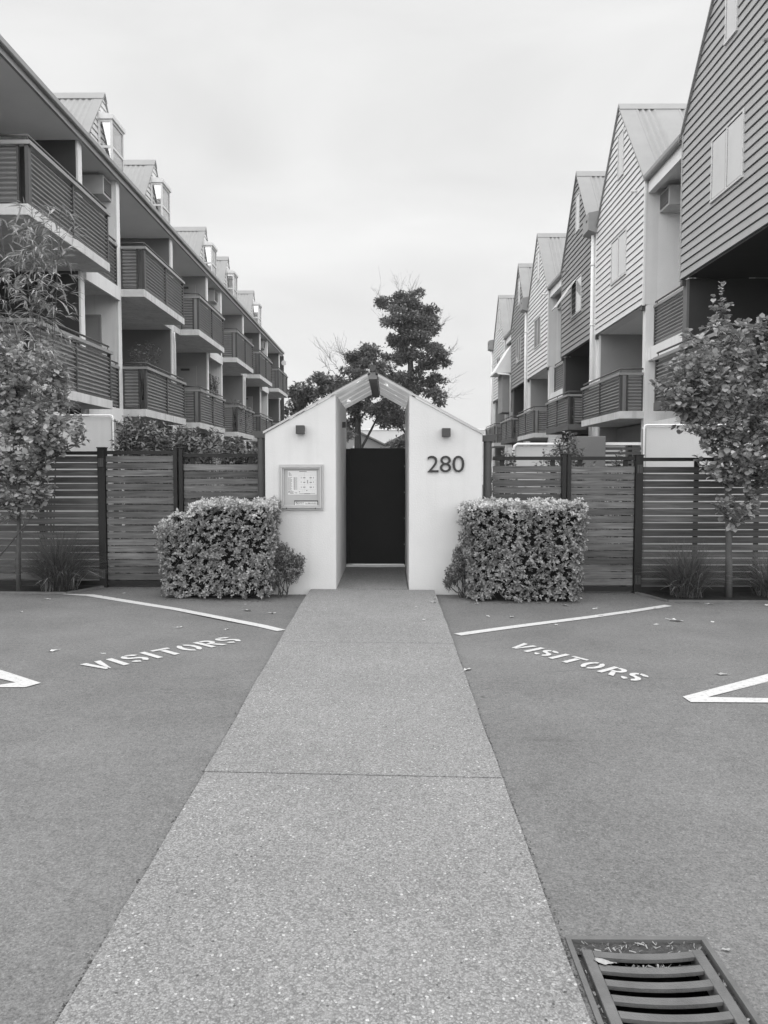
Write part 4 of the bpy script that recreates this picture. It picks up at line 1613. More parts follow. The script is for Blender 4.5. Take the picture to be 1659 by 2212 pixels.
# small window high in the first recess, round lamp at the far end
w_ = bx('window', white_trim, lb, -6.9, -6.84, A0 + .101, A0 + .15, 7.1, 7.75)
lm = obj('end_lamp', MB().tube([(-5.98, YEND - .3, 7.55), (-5.98, YEND - .36, 7.55)], .14, 16), flower_white, lb)
bx('end_post', rail_metal, lb, -6.0, -6.25, YEND - .25, YEND - .15, 2.9, 7.95)


def dormer(yc):
    d = empty('dormer', (-7.23, yc, 8.2))
    d.parent = lb
    d.location = Vector((-7.23, yc, 8.2)) - ORG[lb.name]
    zr, hw, sl_ = 10.95, 1.45, 1.28
    out_ = {'z0': 8.55, 'z1': zr - .08, 'f': lambda z: (yc - min(.9, (zr - z) / sl_), yc + min(.9, (zr - z) / sl_))}
    mb = MB().prism([(yc - .9, 8.4), (yc + .9, 8.4), (yc + .9, zr - .9 * sl_ - .09), (yc, zr - .09), (yc - .9, zr - .9 * sl_ - .09)], 'x', -7.25, -10.9)
    obj('dormer_wall', mb, board_light, d)
    obj('shadow_line_sheet', MB().prism([(yc - .89, 8.5), (yc + .89, 8.5), (yc + .89, zr - .95 * sl_), (yc, zr - .06), (yc - .89, zr - .95 * sl_)], 'x', -7.2475, -7.2485), board_gap, d)  # near-black sheet paints in the shadow lines between the boards
    boards(d, -1, -7.245, out_, board_light)
    gable_roof(d, -1, -7.17, -11, yc, zr, yc - 1.12, yc + 1.12, zr - 1.12 * sl_, zr - 1.12 * sl_, [(-7.18, -7.40, False), (-7.40, -11, True)])
    # glass oriel on the gable
    xo, xi, a, b, z0, z1 = -6.86, -7.21, yc - .43, yc + .41, 8.55, 10.16
    mb = MB()
    p = .05
    for (xx, yy_) in ((xo, a), (xo, b), (xi, a), (xi, b)):
        sx = -p if xx == xo else p
        sy = p if yy_ == a else -p
        mb.box(xx, xx + sx, yy_, yy_ + sy, z0, z1)
    for zz in (z0, 9.47, z1 - .06):
        mb.box(xo - .002, xo - p + .002, a + p, b - p, zz, zz + .06)
        mb.box(xi + p, xo - p, a + .002, a + p - .002, zz, zz + .06)
        mb.box(xi + p, xo - p, b - p + .002, b - .002, zz, zz + .06)
    obj('oriel_frame', mb, win_frame, d)
    mb = MB()
    mb.prism([(xo + .04, z1 + .001), (xo + .04, z1 + .10), (xi - .01, z1 + .19), (xi - .01, z1 + .001)], 'y', a - .04, b + .04)
    obj('oriel_roof', mb, win_frame, d)
    for (z_0, z_1) in ((z0 + .06, 9.47), (9.53, z1 - .06)):
        bx('pane', clear_glass, d, xo - .03, xo - .02, a + p, b - p, z_0, z_1)
        bx('pane', clear_glass, d, xi + p, xo - p, a + .02, a + .03, z_0, z_1)
        bx('pane', clear_glass, d, xi + p, xo - p, b - .03, b - .02, z_0, z_1)
    return d


for k in range(4):
    for y in (C0 + PER * k + 2.05, B0 + PER * k + 2.15):
        if 11 < y < 43:
            dormer(y)

# ------------------------------------------------------------------ right townhouses
rt = empty('apartment_building', (9, 28, -.07), 'row of steep weatherboard gables over corrugated balconies on the right', 'building')
RC0, RA0, RB0 = 11.85, 15.81, 18.07
XG = 5.9
XFR, XWR, XBR = 5.4, 5.95, 8.6
units = []
for k in range(4):
    y_c = 11.85 + PER * k
    units.append(('dark', y_c - (0 if k == 0 else .0) + (0 if k == 0 else .76 - .76), y_c + 3.96, k))
    units.append(('light', 18.07 + PER * k, 22.23 + PER * k, k))
units = []
for k in range(4):
    units.append(('dark', 11.86 + PER * k, 15.81 + PER * k, k))
    units.append(('light', 18.07 + PER * k, 22.23 + PER * k, k))
units = [u for u in units if u[2 - 1] < 43]
ZB, ZE, ZRG = 5.31, 8.20, 10.72
first_dark = True
for kind, a, b, k in units:
    yc = (a + b) / 2
    hw = (b - a) / 2
    bm = board_light if kind == 'light' else (board_mid if k == 0 else board_dark)
    g_ = bx('gable_wall', bm, rt, XG + .012, XG + (.30 if kind == 'light' else .06), a, b, ZB, ZE)
    mb = MB().prism([(a + .06, ZE + .001), (b - .06, ZE + .001), (yc, ZRG - .12)], 'x', XG + .012, XBR + 2)
    obj('gable_head', mb, bm, g_)
    sl_ = (ZRG - ZE) / hw
    fo = {'z0': ZB + .01, 'z1': ZRG - .06, 'f': (lambda yc, hw, sl_: (lambda z: (yc - min(hw - .035, (ZRG - .03 - z) / sl_), yc + min(hw - .035, (ZRG - .03 - z) / sl_))))(yc, hw, sl_)}
    boards(g_, 1, XG + .008, fo, bm)
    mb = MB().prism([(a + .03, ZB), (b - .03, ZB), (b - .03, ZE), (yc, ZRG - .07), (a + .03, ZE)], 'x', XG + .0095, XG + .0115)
    obj('shadow_line_sheet', mb, board_gap, g_)  # dark sheet behind the boards, shade of their gaps put in as colour
    # corner stops and base trim
    tm = white_trim if kind == 'light' else bm
    bx('corner_board', tm, g_, XG - .035, XG + .011, a - .02, a + .034, ZB - .02, ZE - .02)
    bx('corner_board', tm, g_, XG - .035, XG + .011, b - .034, b + .02, ZB - .02, ZE - .02)
    window(g_, 1, XG - .012, yc - .12, 6.90, 1.27, 1.12, 2, open_=(kind == 'dark' and k == 1))
    window(g_, 1, XG - .012, yc - .17, 9.47, .46, 1.16, 1)
    # overflow pipe stub
    ys_ = b - .6 if kind == 'dark' and k else a + .6
    if kind == 'dark' and k == 0:
        ys_ = a + .35
    obj('pipe_stub', MB().tube([(XG + .02, ys_, 8.1), (XG - .16, ys_, 8.08)], .03, 8), bm, g_)
    # roof
    r_ = empty('gable_roof', (XG, yc, ZE))
    r_.parent = rt
    r_.location = Vector((XG, yc, ZE)) - ORG[rt.name]
    ov = .10
    zl = ZE - ov * sl_
    gable_roof(r_, 1, XG - .06, 12.0, yc, ZRG + .02, a - ov, b + ov, zl + .02, zl + .02, [(XG - .07, XG + .33, False), (XG + .33, XG + .85, True), (XG + .85, XG + 1.4, False), (XG + 1.4, XG + 6.0, True)])
    # flank walls under and beside the gable
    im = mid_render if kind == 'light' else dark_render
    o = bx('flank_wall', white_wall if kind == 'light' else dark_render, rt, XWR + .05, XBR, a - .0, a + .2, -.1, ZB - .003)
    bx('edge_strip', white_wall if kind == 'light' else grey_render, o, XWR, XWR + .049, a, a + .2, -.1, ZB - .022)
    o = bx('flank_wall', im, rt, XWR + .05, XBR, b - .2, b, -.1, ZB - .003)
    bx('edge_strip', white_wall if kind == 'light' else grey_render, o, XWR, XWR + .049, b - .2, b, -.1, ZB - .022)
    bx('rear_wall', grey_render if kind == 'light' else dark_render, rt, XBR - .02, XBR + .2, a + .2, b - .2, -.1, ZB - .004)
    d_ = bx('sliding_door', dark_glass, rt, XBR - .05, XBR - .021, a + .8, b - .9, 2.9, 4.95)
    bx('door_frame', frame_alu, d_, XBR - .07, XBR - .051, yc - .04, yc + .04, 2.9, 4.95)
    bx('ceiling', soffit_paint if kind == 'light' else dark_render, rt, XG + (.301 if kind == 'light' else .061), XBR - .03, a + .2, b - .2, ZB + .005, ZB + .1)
    # balcony
    if kind == 'light':
        ya, yb_ = a + .08, b - .55
    else:
        ya, yb_ = a + .75, b - .02
    if a < 43 and b < 44.5:
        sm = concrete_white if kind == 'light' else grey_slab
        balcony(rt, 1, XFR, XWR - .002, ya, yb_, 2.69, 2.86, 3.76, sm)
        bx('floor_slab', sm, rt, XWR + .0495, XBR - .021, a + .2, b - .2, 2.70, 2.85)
    # bracket blocks under the gable corners
    for q in (a + .05, b - .15):
        bx('bracket', rail_metal, rt, XG - .03, XG + .25, q, q + .1, ZB - .12, ZB - .021)

# recesses between gables (A to B): eave, air conditioner, landing rail
for k in range(3):
    A, B = 15.81 + PER * k, 18.07 + PER * k
    bx('recess_wall', white_wall, rt, 7.2, 7.4, A, B, -.1, 8.0)
    o = bx('flank_wall', white_wall, rt, XG + .301, 7.199, B + .002, B + .15, ZB, 8.0)
    o = bx('flank_wall', dark_render, rt, XG + .301, 7.199, A - .15, A - .002, ZB, 8.0)
    bx('eave_beam', white_trim, rt, XG + .05, XG + .2, A + .02, B - .02, 7.83, 8.12)
    bx('soffit', soffit_paint, rt, XG + .201, 7.199, A + .02, B - .02, 7.92, 7.98)
    mb = MB().prism([(XG + .049, 8.10), (XG - .05, 8.10), (XG - .07, 8.14), (XG - .07, 8.22), (XG - .05, 8.22), (XG - .04, 8.13), (XG + .049, 8.13)], 'y', A + .021, B - .021)
    obj('gutter', mb, gutter_metal, rt)
    ac = bx('air_conditioner', ac_case, rt, 6.22, 7.19, B - .62, B - .0, 7.38, 7.80)
    bx('grille', grey_render, ac, 6.205, 6.219, B - .56, B - .08, 7.43, 7.75)
    for q in range(6):
        bx('louvre', rail_metal, ac, 6.197, 6.204, B - .55, B - .09, 7.445 + .05 * q, 7.465 + .05 * q)
    short_rail(rt, 1, 6.16, A + .05, B - .03, 4.32, 5.28)
    bx('edge_beam', white_wall, rt, 6.02, 6.22, A + .0, B - .0, 4.02, 4.31)
    bx('landing_floor', concrete_white, rt, 6.221, 7.19, A, B, 4.05, 4.25)
    bx('spandrel_wall', white_wall, rt, 6.06, 6.2, A + .01, B - .01, -.1, 2.6)
# rainwater heads and downpipes where light and dark gables meet
for k in range(3):
    y0 = 22.23 + PER * k
    y1 = 22.61 + PER * k
    rh = MB().prism([(XG - .28, 8.25), (XG + .1, 8.12), (XG + .1, 8.80), (XG - .28, 8.72)], 'y', y0 - .1, y1 + .15)
    o = obj('rainwater_head', rh, gutter_metal, rt)
    bx('overflow_slot', board_gap, o, XG - .284, XG - .279, y0 + .02, y0 + .16, 8.5, 8.56)
    mb = MB().tube([(XG - .08, y0 + .12, 8.15), (XG - .08, y0 + .12, 2.0)], .055, 10)
    for zz in (7.3, 5.6, 4.0):
        mb.tube([(XG - .08, y0 + .12, zz), (XG - .08, y0 + .12, zz + .05)], .066, 10)
    obj('downpipe', mb, white_trim, rt, smooth=True)
    bx('party_wall', white_wall, rt, XG + .02, XBR, y0 + .001, y1 + .02, -.1, 8.3)
# main roof and end walls
mb = MB().quad((6.0, 11.6, 8.2), (11, 11.6, 11.0), (11, 44.3, 11.0), (6.0, 44.3, 8.2))
mb.quad((11, 11.6, 11.0), (16, 11.6, 8.2), (16, 44.3, 8.2), (11, 44.3, 11.0))
obj('main_roof', mb, roof_metal, rt)
bx('end_wall', grey_render, rt, 6.5, 15.9, 43.95, 44.2, -.1, 8.2)
bx('end_wall', dark_render, rt, 8.7, 15.9, 11.9, 12.1, -.1, 8.2)
bx('garage_wall', mid_render, rt, 6.5, 6.7, 18.3, 22.1, -.1, 2.65)
bx('ground_wall', grey_render, rt, 7.0, 7.2, 22.9, 43.9, -.1, 2.65)
bx('ground_wall', white_wall, rt, 6.3, 6.5, 12.2, 15.7, -.1, 2.65)
# hooded bay near the far end with its pipe
mb = MB().prism([(XG + .05, 7.55), (XG - .75, 6.25), (XG - .75, 6.18), (XG + .05, 6.18)], 'y', 37.6, 39.5)
hd = obj('bay_hood', mb, white_trim, rt)
bx('bay_wall', mid_render, rt, 5.55, 6.4, 37.9, 39.4, 4.3, 6.17)
obj('drain_pipe', MB().tube([(5.25, 37.5, 6.12), (5.8, 37.5, 6.08), (5.88, 37.5, 6.0), (5.88, 37.5, 3.0)], .05, 8), white_trim, rt, smooth=True)

# pigeon on the fourth gable
bm_ = MB()
px, py, pz = 5.95, 33.15, 8.35
ring = [(-.13, .012, .10), (-.09, .035, .09), (-.02, .06, .085), (.05, .058, .10), (.09, .032, .135), (.11, .034, .165), (.135, .022, .172), (.155, .006, .165)]
for (q, rr, zz) in ring:
    for j in range(8):
        a = 2 * PI * j / 8
        bm_.v.append((px + rr * math.cos(a) * .9, py + q, pz + zz + rr * math.sin(a)))
for k in range(len(ring) - 1):
    for j in range(8):
        bm_.f.append((k * 8 + j, k * 8 + (j + 1) % 8, (k + 1) * 8 + (j + 1) % 8, (k + 1) * 8 + j))
bm_.box(px - .015, px + .015, py - .25, py - .12, pz + .09, pz + .105)
for q in (-.02, .02):
    bm_.tube([(px + q, py, pz - .01), (px + q, py, pz + .05)], .006, 5)
tag(obj('pigeon', bm_, pigeon), 'small dark bird perched on the roof edge of a far right gable', 'bird')


# ------------------------------------------------------------------ hedges
def hedge(x0, x1, y0, y1, zb, zt_, label, notch):
    root = empty('clipped_hedge', ((x0 + x1) / 2, (y0 + y1) / 2, zb), label, 'hedge', 'clipped box hedges')
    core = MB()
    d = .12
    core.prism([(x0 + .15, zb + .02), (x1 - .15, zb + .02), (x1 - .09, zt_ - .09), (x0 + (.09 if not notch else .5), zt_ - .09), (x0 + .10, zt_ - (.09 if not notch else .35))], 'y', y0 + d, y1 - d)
    o = obj('inner_shade', core, hedge_shade, root)  # near-black block painting in the shade between the leaves
    o.name = 'shade_core'
    temps = [rosette_template(6 + (q % 3), .042, .0185, 50 + q) for q in range(5)]
    L = []

    def add(p, n, j=.35, up=.5, sc=1.0):
        d_ = Vector(n) + Vector((0, 0, up)) + Vector((R.gauss(0, j), R.gauss(0, j), R.gauss(0, j)))
        z_ = d_.normalized()
        x_ = z_.orthogonal().normalized()
        M = frame_from(z_.cross(x_), z_) @ Matrix.Rotation(R.uniform(0, 6.28), 3, 'Z')
        L.append((Vector(p), M, sc * R.choice((.6, .75, .85, .95, 1.05, 1.2, 1.3)), R.randrange(5)))

    def lump(a, b):
        return .03 * math.sin(a * 7.3 + b * 3.1) + .022 * math.sin(a * 15.1 - b * 11.7 + 1)

    W_, H_, D_ = x1 - x0, zt_ - zb, y1 - y0
    for k in range(int(W_ * H_ * 760)):
        u, v = R.random(), R.random()
        # the sides draw in a little towards the ground
        xi = (.085 * (1 - v) ** 1.3) * (-1 if u > .5 else 1) * abs(u - .5) * 2
        x, z = x0 + W_ * u + xi, zb + .03 + (H_ - .03) * v
        dep = abs(R.gauss(0, .028)) if R.random() < .55 else R.uniform(.04, .13)
        if notch and notch(u, v):
            continue
        if R.random() < .18 + .3 * (math.sin(x * 9 + z * 5) * math.sin(z * 11 - x * 4) > .45):
            dep += .07
        add((x, y0 + lump(x, z) + dep, z), (0, -1, 0), .45, .75)
    for k in range(int(W_ * D_ * 950)):
        u, v = R.random(), R.random()
        x, y = x0 + W_ * u, y0 + D_ * v
        if notch and notch(u, 1):
            continue
        z = zt_ + .6 * lump(x * 1.3, y * 2) - abs(R.gauss(0, .02)) + (R.uniform(0, .05) if R.random() < .25 else 0)
        add((x, y, z), (0, -.45, 1), .4, .2)
    for sx, xx in ((-1, x0), (1, x1)):
        for k in range(int(D_ * H_ * 560)):
            u, v = R.random(), R.random()
            dep = abs(R.gauss(0, .03))
            z = zb + .03 + (H_ - .03) * v
            xe = xx - sx * (.085 * (1 - v) ** 1.3 + dep) + lump(u * 3, z)
            if notch and notch(0 if sx < 0 else 1, v):
                continue
            add((xe, y0 + D_ * u, z), (sx, -.3, 0), .38, .45)
    # new growth along the top, painted pale for the light those leaves catch
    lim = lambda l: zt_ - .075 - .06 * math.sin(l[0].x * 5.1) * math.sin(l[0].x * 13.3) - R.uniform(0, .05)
    young = [l[0].z > lim(l) or (notch is not None and (l[0].x - x0) / W_ < .33 and l[0].z > zt_ - .34 + .6 * (l[0].x - x0)) for l in L]  # top leaves that take the pale lit colour
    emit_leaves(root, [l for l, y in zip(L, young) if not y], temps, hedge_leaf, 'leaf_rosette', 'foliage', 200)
    emit_leaves(root, [l for l, y in zip(L, young) if y], temps, lit_young_leaf, 'leaf_rosette', 'lit_new_growth', 100)
    # stray twigs under the leaves
    mb = MB()
    for k in range(60):
        x = R.uniform(x0 + .15, x1 - .15)
        z = R.uniform(zb, zt_ - .2)
        y = y0 + R.uniform(.06, .12)
        mb.tube([(x, y + .05, z - .05), (x + R.uniform(-.05, .05), y, z), (x + R.uniform(-.08, .08), y - .04, z + .09)], .003, 4, .0015)
    obj('twigs', mb, twig, root, kind='stuff')
    return root


hedge(-2.78, -1.36, 9.10, 9.70, -.05, 1.085, 'box clipped leafy hedge left of the path with a stepped corner', lambda u, v: u < .30 and v > .80 + u * .6)
hedge(.90, 2.33, 9.06, 9.66, -.085, 1.075, 'box clipped leafy hedge right of the path below number 280', None)


# ------------------------------------------------------------------ trees with leaves along their twigs
def bez(a, b, sag, n=6, wob=.03):
    a, b = Vector(a), Vector(b)
    pts = []
    for k in range(n + 1):
        t = k / n
        p = a.lerp(b, t)
        p.z += sag * 4 * t * (1 - t)
        if 0 < k < n:
            p += Vector((R.gauss(0, wob), R.gauss(0, wob), R.gauss(0, wob)))
        pts.append(p)
    return pts


def leafy_tree(name, label, cat, base, stems, clusters, nbr, leaf, mat, barkm, size, per=9, group=None, start=.35, rising=.4):
    """stems: list of polylines with radii; clusters: (x,y,z,rx,ry,rz,weight) that twigs reach into"""
    root = empty(name, base, label, cat, group)
    for k, (pts, r0, r1) in enumerate(stems):
        mb = MB().tube(pts, r0, 9, r1)
        obj('trunk' if k == 0 else 'stem', mb, barkm, root, smooth=True)
    temps = [leaf_template(leaf[0] * q, leaf[1] * q * w, d, f, tipw=leaf[2]) for q, w, d, f in ((1, 1, .12, .2), (.85, 1.1, .3, .35), (1.15, .9, .22, .1), (.7, 1, .05, .4))]
    L = []
    tw = MB()
    nodes = []
    for pts, r0, r1 in stems:
        P = [Vector(p) for p in pts]
        for k in range(len(P) - 1):
            for t in np.linspace(0, 1, 5):
                nodes.append(P[k].lerp(P[k + 1], float(t)))
    wsum = [c[6] for c in clusters]
    for k in range(nbr):
        c = R.choices(clusters, wsum)[0]
        while True:
            q = Vector((R.uniform(-1, 1), R.uniform(-1, 1), R.uniform(-1, 1)))
            if q.length < 1:
                break
        q = q.normalized() * (q.length ** .55)
        tip = Vector((c[0] + q.x * c[3], c[1] + q.y * c[4], c[2] + q.z * c[5]))
        best = min(nodes, key=lambda n_: (n_ - tip).length + max(0, (n_.z - tip.z + rising * (n_ - tip).length)) * 1.4 + R.uniform(0, .1))
        pts = bez(best, tip, -.06 * (tip - best).length, 6, .018)
        ln = (tip - best).length
        tw.tube(pts, .0035 + .0035 * min(1, ln), 5, .0018, cap=False)
        cnt = max(3, int(per * (0.35 + min(ln, .9))))
        for j in range(cnt):
            t = start + (1 - start) * (j + R.random()) / cnt
            if ln > .9:
                t = 1 - (1 - t) * .9 / ln
            i = min(5, int(t * 6))
            p = pts[i].lerp(pts[i + 1], t * 6 - i)
            d = (pts[i + 1] - pts[i]).normalized()
            side = Vector((R.gauss(0, 1), R.gauss(0, 1), R.gauss(0, .55)))
            side -= d * side.dot(d)
            dirv = side.normalized() * 1.0 + d * R.uniform(.2, .9) + Vector((0, 0, R.uniform(-.35, .25)))
            upv = Vector((R.gauss(0, .35), R.gauss(-.15, .35), 1))
            M = frame_from(dirv, upv)
            L.append((p, M, R.uniform(.75, 1.2), R.randrange(4)))
        for j in range(3):
            M = frame_from((pts[-1] - pts[-2]).normalized() + Vector((R.gauss(0, .6), R.gauss(0, .6), R.gauss(.1, .4))), (R.gauss(0, .3), R.gauss(0, .3), 1))
            L.append((tip, M, R.uniform(.7, 1.1), R.randrange(4)))
    obj('twigs', tw, barkm, root, kind='stuff', smooth=True)
    emit_leaves(root, L, temps, mat, 'leaf', 'foliage', 300)
    return root


# right tree: straight grey trunk with a second stem, broad cone of notched leaves
bx_, by_ = 4.18, 9.42
leafy_tree('garden_tree', 'young broad leaved tree with smooth grey trunk before right slatted gate', 'tree', (bx_, by_, -.07),
           [([(bx_, by_, -.09), (bx_ - .005, by_, .35), (bx_ - .02, by_, .75), (bx_ - .05, by_ + .01, 1.3), (bx_ - .03, by_, 1.9), (bx_ - .10, by_ - .02, 2.6), (bx_ - .16, by_, 3.35)], .047, .008),
            ([(bx_ - .005, by_, .66), (bx_ + .10, by_ - .01, .86), (bx_ + .20, by_, 1.15), (bx_ + .27, by_ + .02, 1.7), (bx_ + .33, by_ + .05, 2.4), (bx_ + .32, by_, 3.1)], .026, .007),
            ([(bx_ - .04, by_, 1.5), (bx_ - .35, by_ - .15, 1.9), (bx_ - .62, by_ - .25, 2.35)], .016, .005),
            ([(bx_ - .03, by_, 1.75), (bx_ + .4, by_ - .2, 2.1), (bx_ + .8, by_ - .3, 2.5)], .016, .005)],
           [(bx_ - .18, by_ - .05, 3.45, .13, .15, .30, .5), (bx_ - .25, by_ - .1, 2.95, .45, .45, .40, 3), (bx_ + .25, by_, 3.05, .40, .4, .30, 2), (bx_ - .55, by_ - .2, 2.50, .46, .45, .38, 3.4), (bx_ + .05, by_ - .25, 2.35, .6, .5, .5, 5), (bx_ + .6, by_ - .1, 2.4, .6, .5, .55, 4), (bx_ - .12, by_ - .2, 1.72, .42, .4, .32, 2.4), (bx_ + .3, by_ - .2, 1.75, .6, .5, .40, 4), (bx_ + .05, by_ - .05, 1.15, .27, .3, .34, 1.9), (bx_ - .45, by_ - .15, 2.05, .35, .3, .15, .9)],
           760, (.070, .060, 1.05), tree_leaf, bark, 1, per=13)
# left tree
lx, ly = -4.62, 9.50
leafy_tree('garden_tree', 'bushy tree with rounded leaves on thin stems before left slatted gate', 'tree', (lx, ly, -.03),
           [([(lx, ly, -.05), (lx + .01, ly, .5), (lx + .04, ly - .02, 1.0), (lx + .02, ly, 1.6), (lx - .05, ly, 2.4), (lx - .1, ly, 3.1)], .030, .008),
            ([(lx - .3, ly + .02, .35), (lx - .05, ly - .02, .62), (lx + .22, ly - .05, .92), (lx + .34, ly - .05, 1.2)], .012, .005),
            ([(lx + .03, ly, 1.0), (lx + .35, ly - .1, 1.6), (lx + .62, ly - .15, 2.2), (lx + .75, ly - .2, 2.55)], .014, .005),
            ([(lx + .02, ly, 1.3), (lx + .5, ly - .1, 1.62), (lx + .92, ly - .15, 1.86)], .011, .004),
            ([(lx - .0, ly, 1.3), (lx - .5, ly - .1, 1.9), (lx - .8, ly - .1, 2.6)], .014, .005)],
           [(lx - .25, ly - .1, 2.75, .55, .4, .42, 3.4), (lx + .30, ly - .1, 2.55, .42, .4, .45, 3.2), (lx - .2, ly - .15, 2.15, .6, .45, .4, 4), (lx + .45, ly - .15, 2.05, .42, .4, .38, 3.6), (lx + .1, ly - .15, 1.72, .55, .4, .28, 3), (lx + .85, ly - .15, 1.90, .14, .15, .14, .35), (lx - .5, ly - .1, 1.5, .4, .3, .3, 1.5), (lx + .05, ly - .15, 1.35, .35, .3, .22, 1.3), (lx + .35, ly - .12, 1.22, .16, .18, .22, .6), (lx + .02, ly - .12, 1.02, .24, .2, .16, .7)],
           560, (.070, .056, 1.15), left_leaf, bark, 1, per=13)


# bamboo behind the left tree
def bamboo(x, y, zb, zt_):
    root = empty('bamboo', (x, y, zb), 'tall feathery bamboo rising above the left tree', 'bamboo')
    temps = [leaf_template(.19 * q, .027, d, .3, full=False) for q, d in ((1, .35), (.8, .2), (1.2, .5), (.9, .1))]
    L = []
    for k in range(9):
        a = R.uniform(-.4, .4)
        top = Vector((x + R.uniform(-.42, .55), y + R.uniform(-.25, .25), zt_ - R.uniform(0, 1.0) - (0 if k else -.0)))
        if k == 0:
            top = Vector((x + .10, y, zt_))
        b = Vector((x + R.uniform(-.3, .3), y + R.uniform(-.2, .2), zb))
        pts = bez(b, top, .0, 8, .02)
        obj('cane', MB().tube(pts, .011, 6, .003), twig, root, smooth=True)
        for j in range(34):
            t = R.uniform(.45, 1)
            i = min(7, int(t * 8))
            p = pts[i].lerp(pts[i + 1], t * 8 - i)
            az = R.uniform(0, 6.28)
            ln = R.uniform(.15, .42) * (1.2 - .6 * t)
            e = p + Vector((math.cos(az) * ln, math.sin(az) * ln, R.uniform(.0, .12)))
            br = bez(p, e, .03, 3, .01)
            obj_tw.tube(br, .003, 4, .001, cap=False)
            n = R.randint(5, 8)
            for q in range(n):
                d = (e - p).normalized() + Vector((R.gauss(0, .5), R.gauss(0, .5), R.gauss(-.15, .35)))
                L.append((br[-1].lerp(br[1], R.uniform(0, .6)), frame_from(d, (R.gauss(0, .3), R.gauss(0, .3), 1)), R.uniform(.7, 1.15), R.randrange(4)))
    obj('twigs', obj_tw, twig, root, kind='stuff')
    emit_leaves(root, L, temps, bamboo_leaf, 'leaf', 'foliage', 300)


obj_tw = MB()
bamboo(-4.92, 10.55, -.05, 5.05)


# ------------------------------------------------------------------ shrubs
def shrub(name, label, base, clusters, n, leaf, mat, group=None, upright=.8, limit=60, stems=10, cat='shrub', piece='leaf', dens_up=.3):
    root = empty(name, base, label, cat, group)
    temps = [leaf_template(leaf[0] * q, leaf[1] * w, d, .3, full=False) for q, w, d in ((1, 1, .1), (.8, 1.1, .25), (1.15, .9, .2))]
    L = []
    tw = MB()
    wts = [c[6] for c in clusters]
    for k in range(n):
        c = R.choices(clusters, wts)[0]
        while True:
            q = Vector((R.uniform(-1, 1), R.uniform(-1, 1), R.uniform(-1, 1)))
            if q.length < 1:
                break
        q = q.normalized() * q.length ** .5
        tip = Vector((c[0] + q.x * c[3], c[1] + q.y * c[4], c[2] + q.z * c[5]))
        d = Vector((q.x * .6 + R.gauss(0, .2), q.y * .6 + R.gauss(0, .2), upright)).normalized()
        ln = R.uniform(.10, .2) * leaf[0] / .06
        b = tip - d * ln
        tw.tube([b, tip], .0025, 4, .0012, cap=False)
        m = R.randint(5, 8)
        for j in range(m):
            p = b.lerp(tip, (j + 1) / m)
            az = j * 2.4 + R.uniform(-.4, .4)
            s_ = d.orthogonal().normalized()
            t_ = d.cross(s_)
            dv = s_ * math.cos(az) + t_ * math.sin(az) + d * R.uniform(.5, 1.0)
            L.append((p, frame_from(dv, d), R.uniform(.7, 1.15), R.randrange(3)))
    for k in range(stems):
        c = R.choice(clusters)
        t = Vector((c[0] + R.uniform(-.5, .5) * c[3], c[1] + R.uniform(-.5, .5) * c[4], c[2]))
        b = Vector(base) + Vector((R.uniform(-.06, .06), R.uniform(-.06, .06), 0))
        tw.tube(bez(b, t, .02, 5, .012), .009 * leaf[0] / .06 + .002, 5, .003)
    obj('branches', tw, bark, root, kind='stuff')
    emit_leaves(root, L, temps, mat, piece, 'foliage', limit)
    return root


shrub('azalea_shrub', 'small round azalea bush against left portico wall beside the hedge', (-1.30, 9.42, -.07),
      [(-1.30, 9.36, .45, .17, .14, .16, 3), (-1.20, 9.36, .28, .17, .14, .13, 2.4), (-1.40, 9.34, .25, .12, .12, .12, 1.5), (-1.12, 9.38, .38, .10, .10, .09, 1)], 620, (.034, .016), azalea_leaf, 'azalea shrubs', limit=0, upright=.45)
shrub('azalea_shrub', 'straggly azalea bush squeezed between right portico wall and hedge', (.93, 9.40, -.08),
      [(.86, 9.35, .42, .10, .12, .16, 2), (.80, 9.33, .25, .12, .12, .10, 2), (.95, 9.36, .55, .08, .1, .12, 1.2), (.72, 9.32, .14, .06, .08, .05, .5)], 420, (.034, .016), azalea_leaf, 'azalea shrubs', limit=0, upright=.45)
# laurel shrubs behind the left fence
for (xx, zt_, lab, w_) in ((-3.42, 2.28, 'tall dark glossy shrub just right of left courtyard wall', .42), (-2.62, 2.16, 'broad dark glossy shrub behind the middle of the left fence', .48), (-1.98, 1.98, 'lower dark shrub behind left fence next to grey post', .38)):
    shrub('laurel_shrub', lab, (xx, 10.95, -.07),
          [(xx, 10.7, zt_ - .42, w_, .35, .30, 4), (xx - w_ * .4, 10.65, zt_ - .22, w_ * .45, .25, .2, 1.6), (xx + w_ * .45, 10.7, zt_ - .28, w_ * .5, .25, .2, 1.6), (xx, 10.6, zt_ - .95, w_ * 1.1, .4, .45, 4), (xx, 10.5, .55, w_ * 1.1, .35, .55, 5)], 520, (.085, .038), shrub_leaf, 'shrubs behind the left fence', limit=70)
for (xx, yy_, zt_, lab, w_, n) in ((1.62, 10.7, 1.80, 'low thin shrub showing above right fence beside grey post', .28, 60), (2.42, 10.7, 2.02, 'loose upright shrub above the middle of the right fence', .42, 130), (3.12, 10.6, 1.80, 'small sparse shrub above right fence near the screen', .22, 40)):
    shrub('upright_shrub', lab, (xx, yy_, -.07), [(xx, yy_, zt_ - .45, w_, .2, .28, 3), (xx + .1 * w_, yy_, zt_ - .14, w_ * .4, .12, .14, 1), (xx, yy_ - .15, .75, w_ * 1.3, .25, .7, 6)], n * 3, (.065, .040), left_leaf if False else azalea_leaf, 'shrubs behind the right fence', limit=60, upright=1.6)
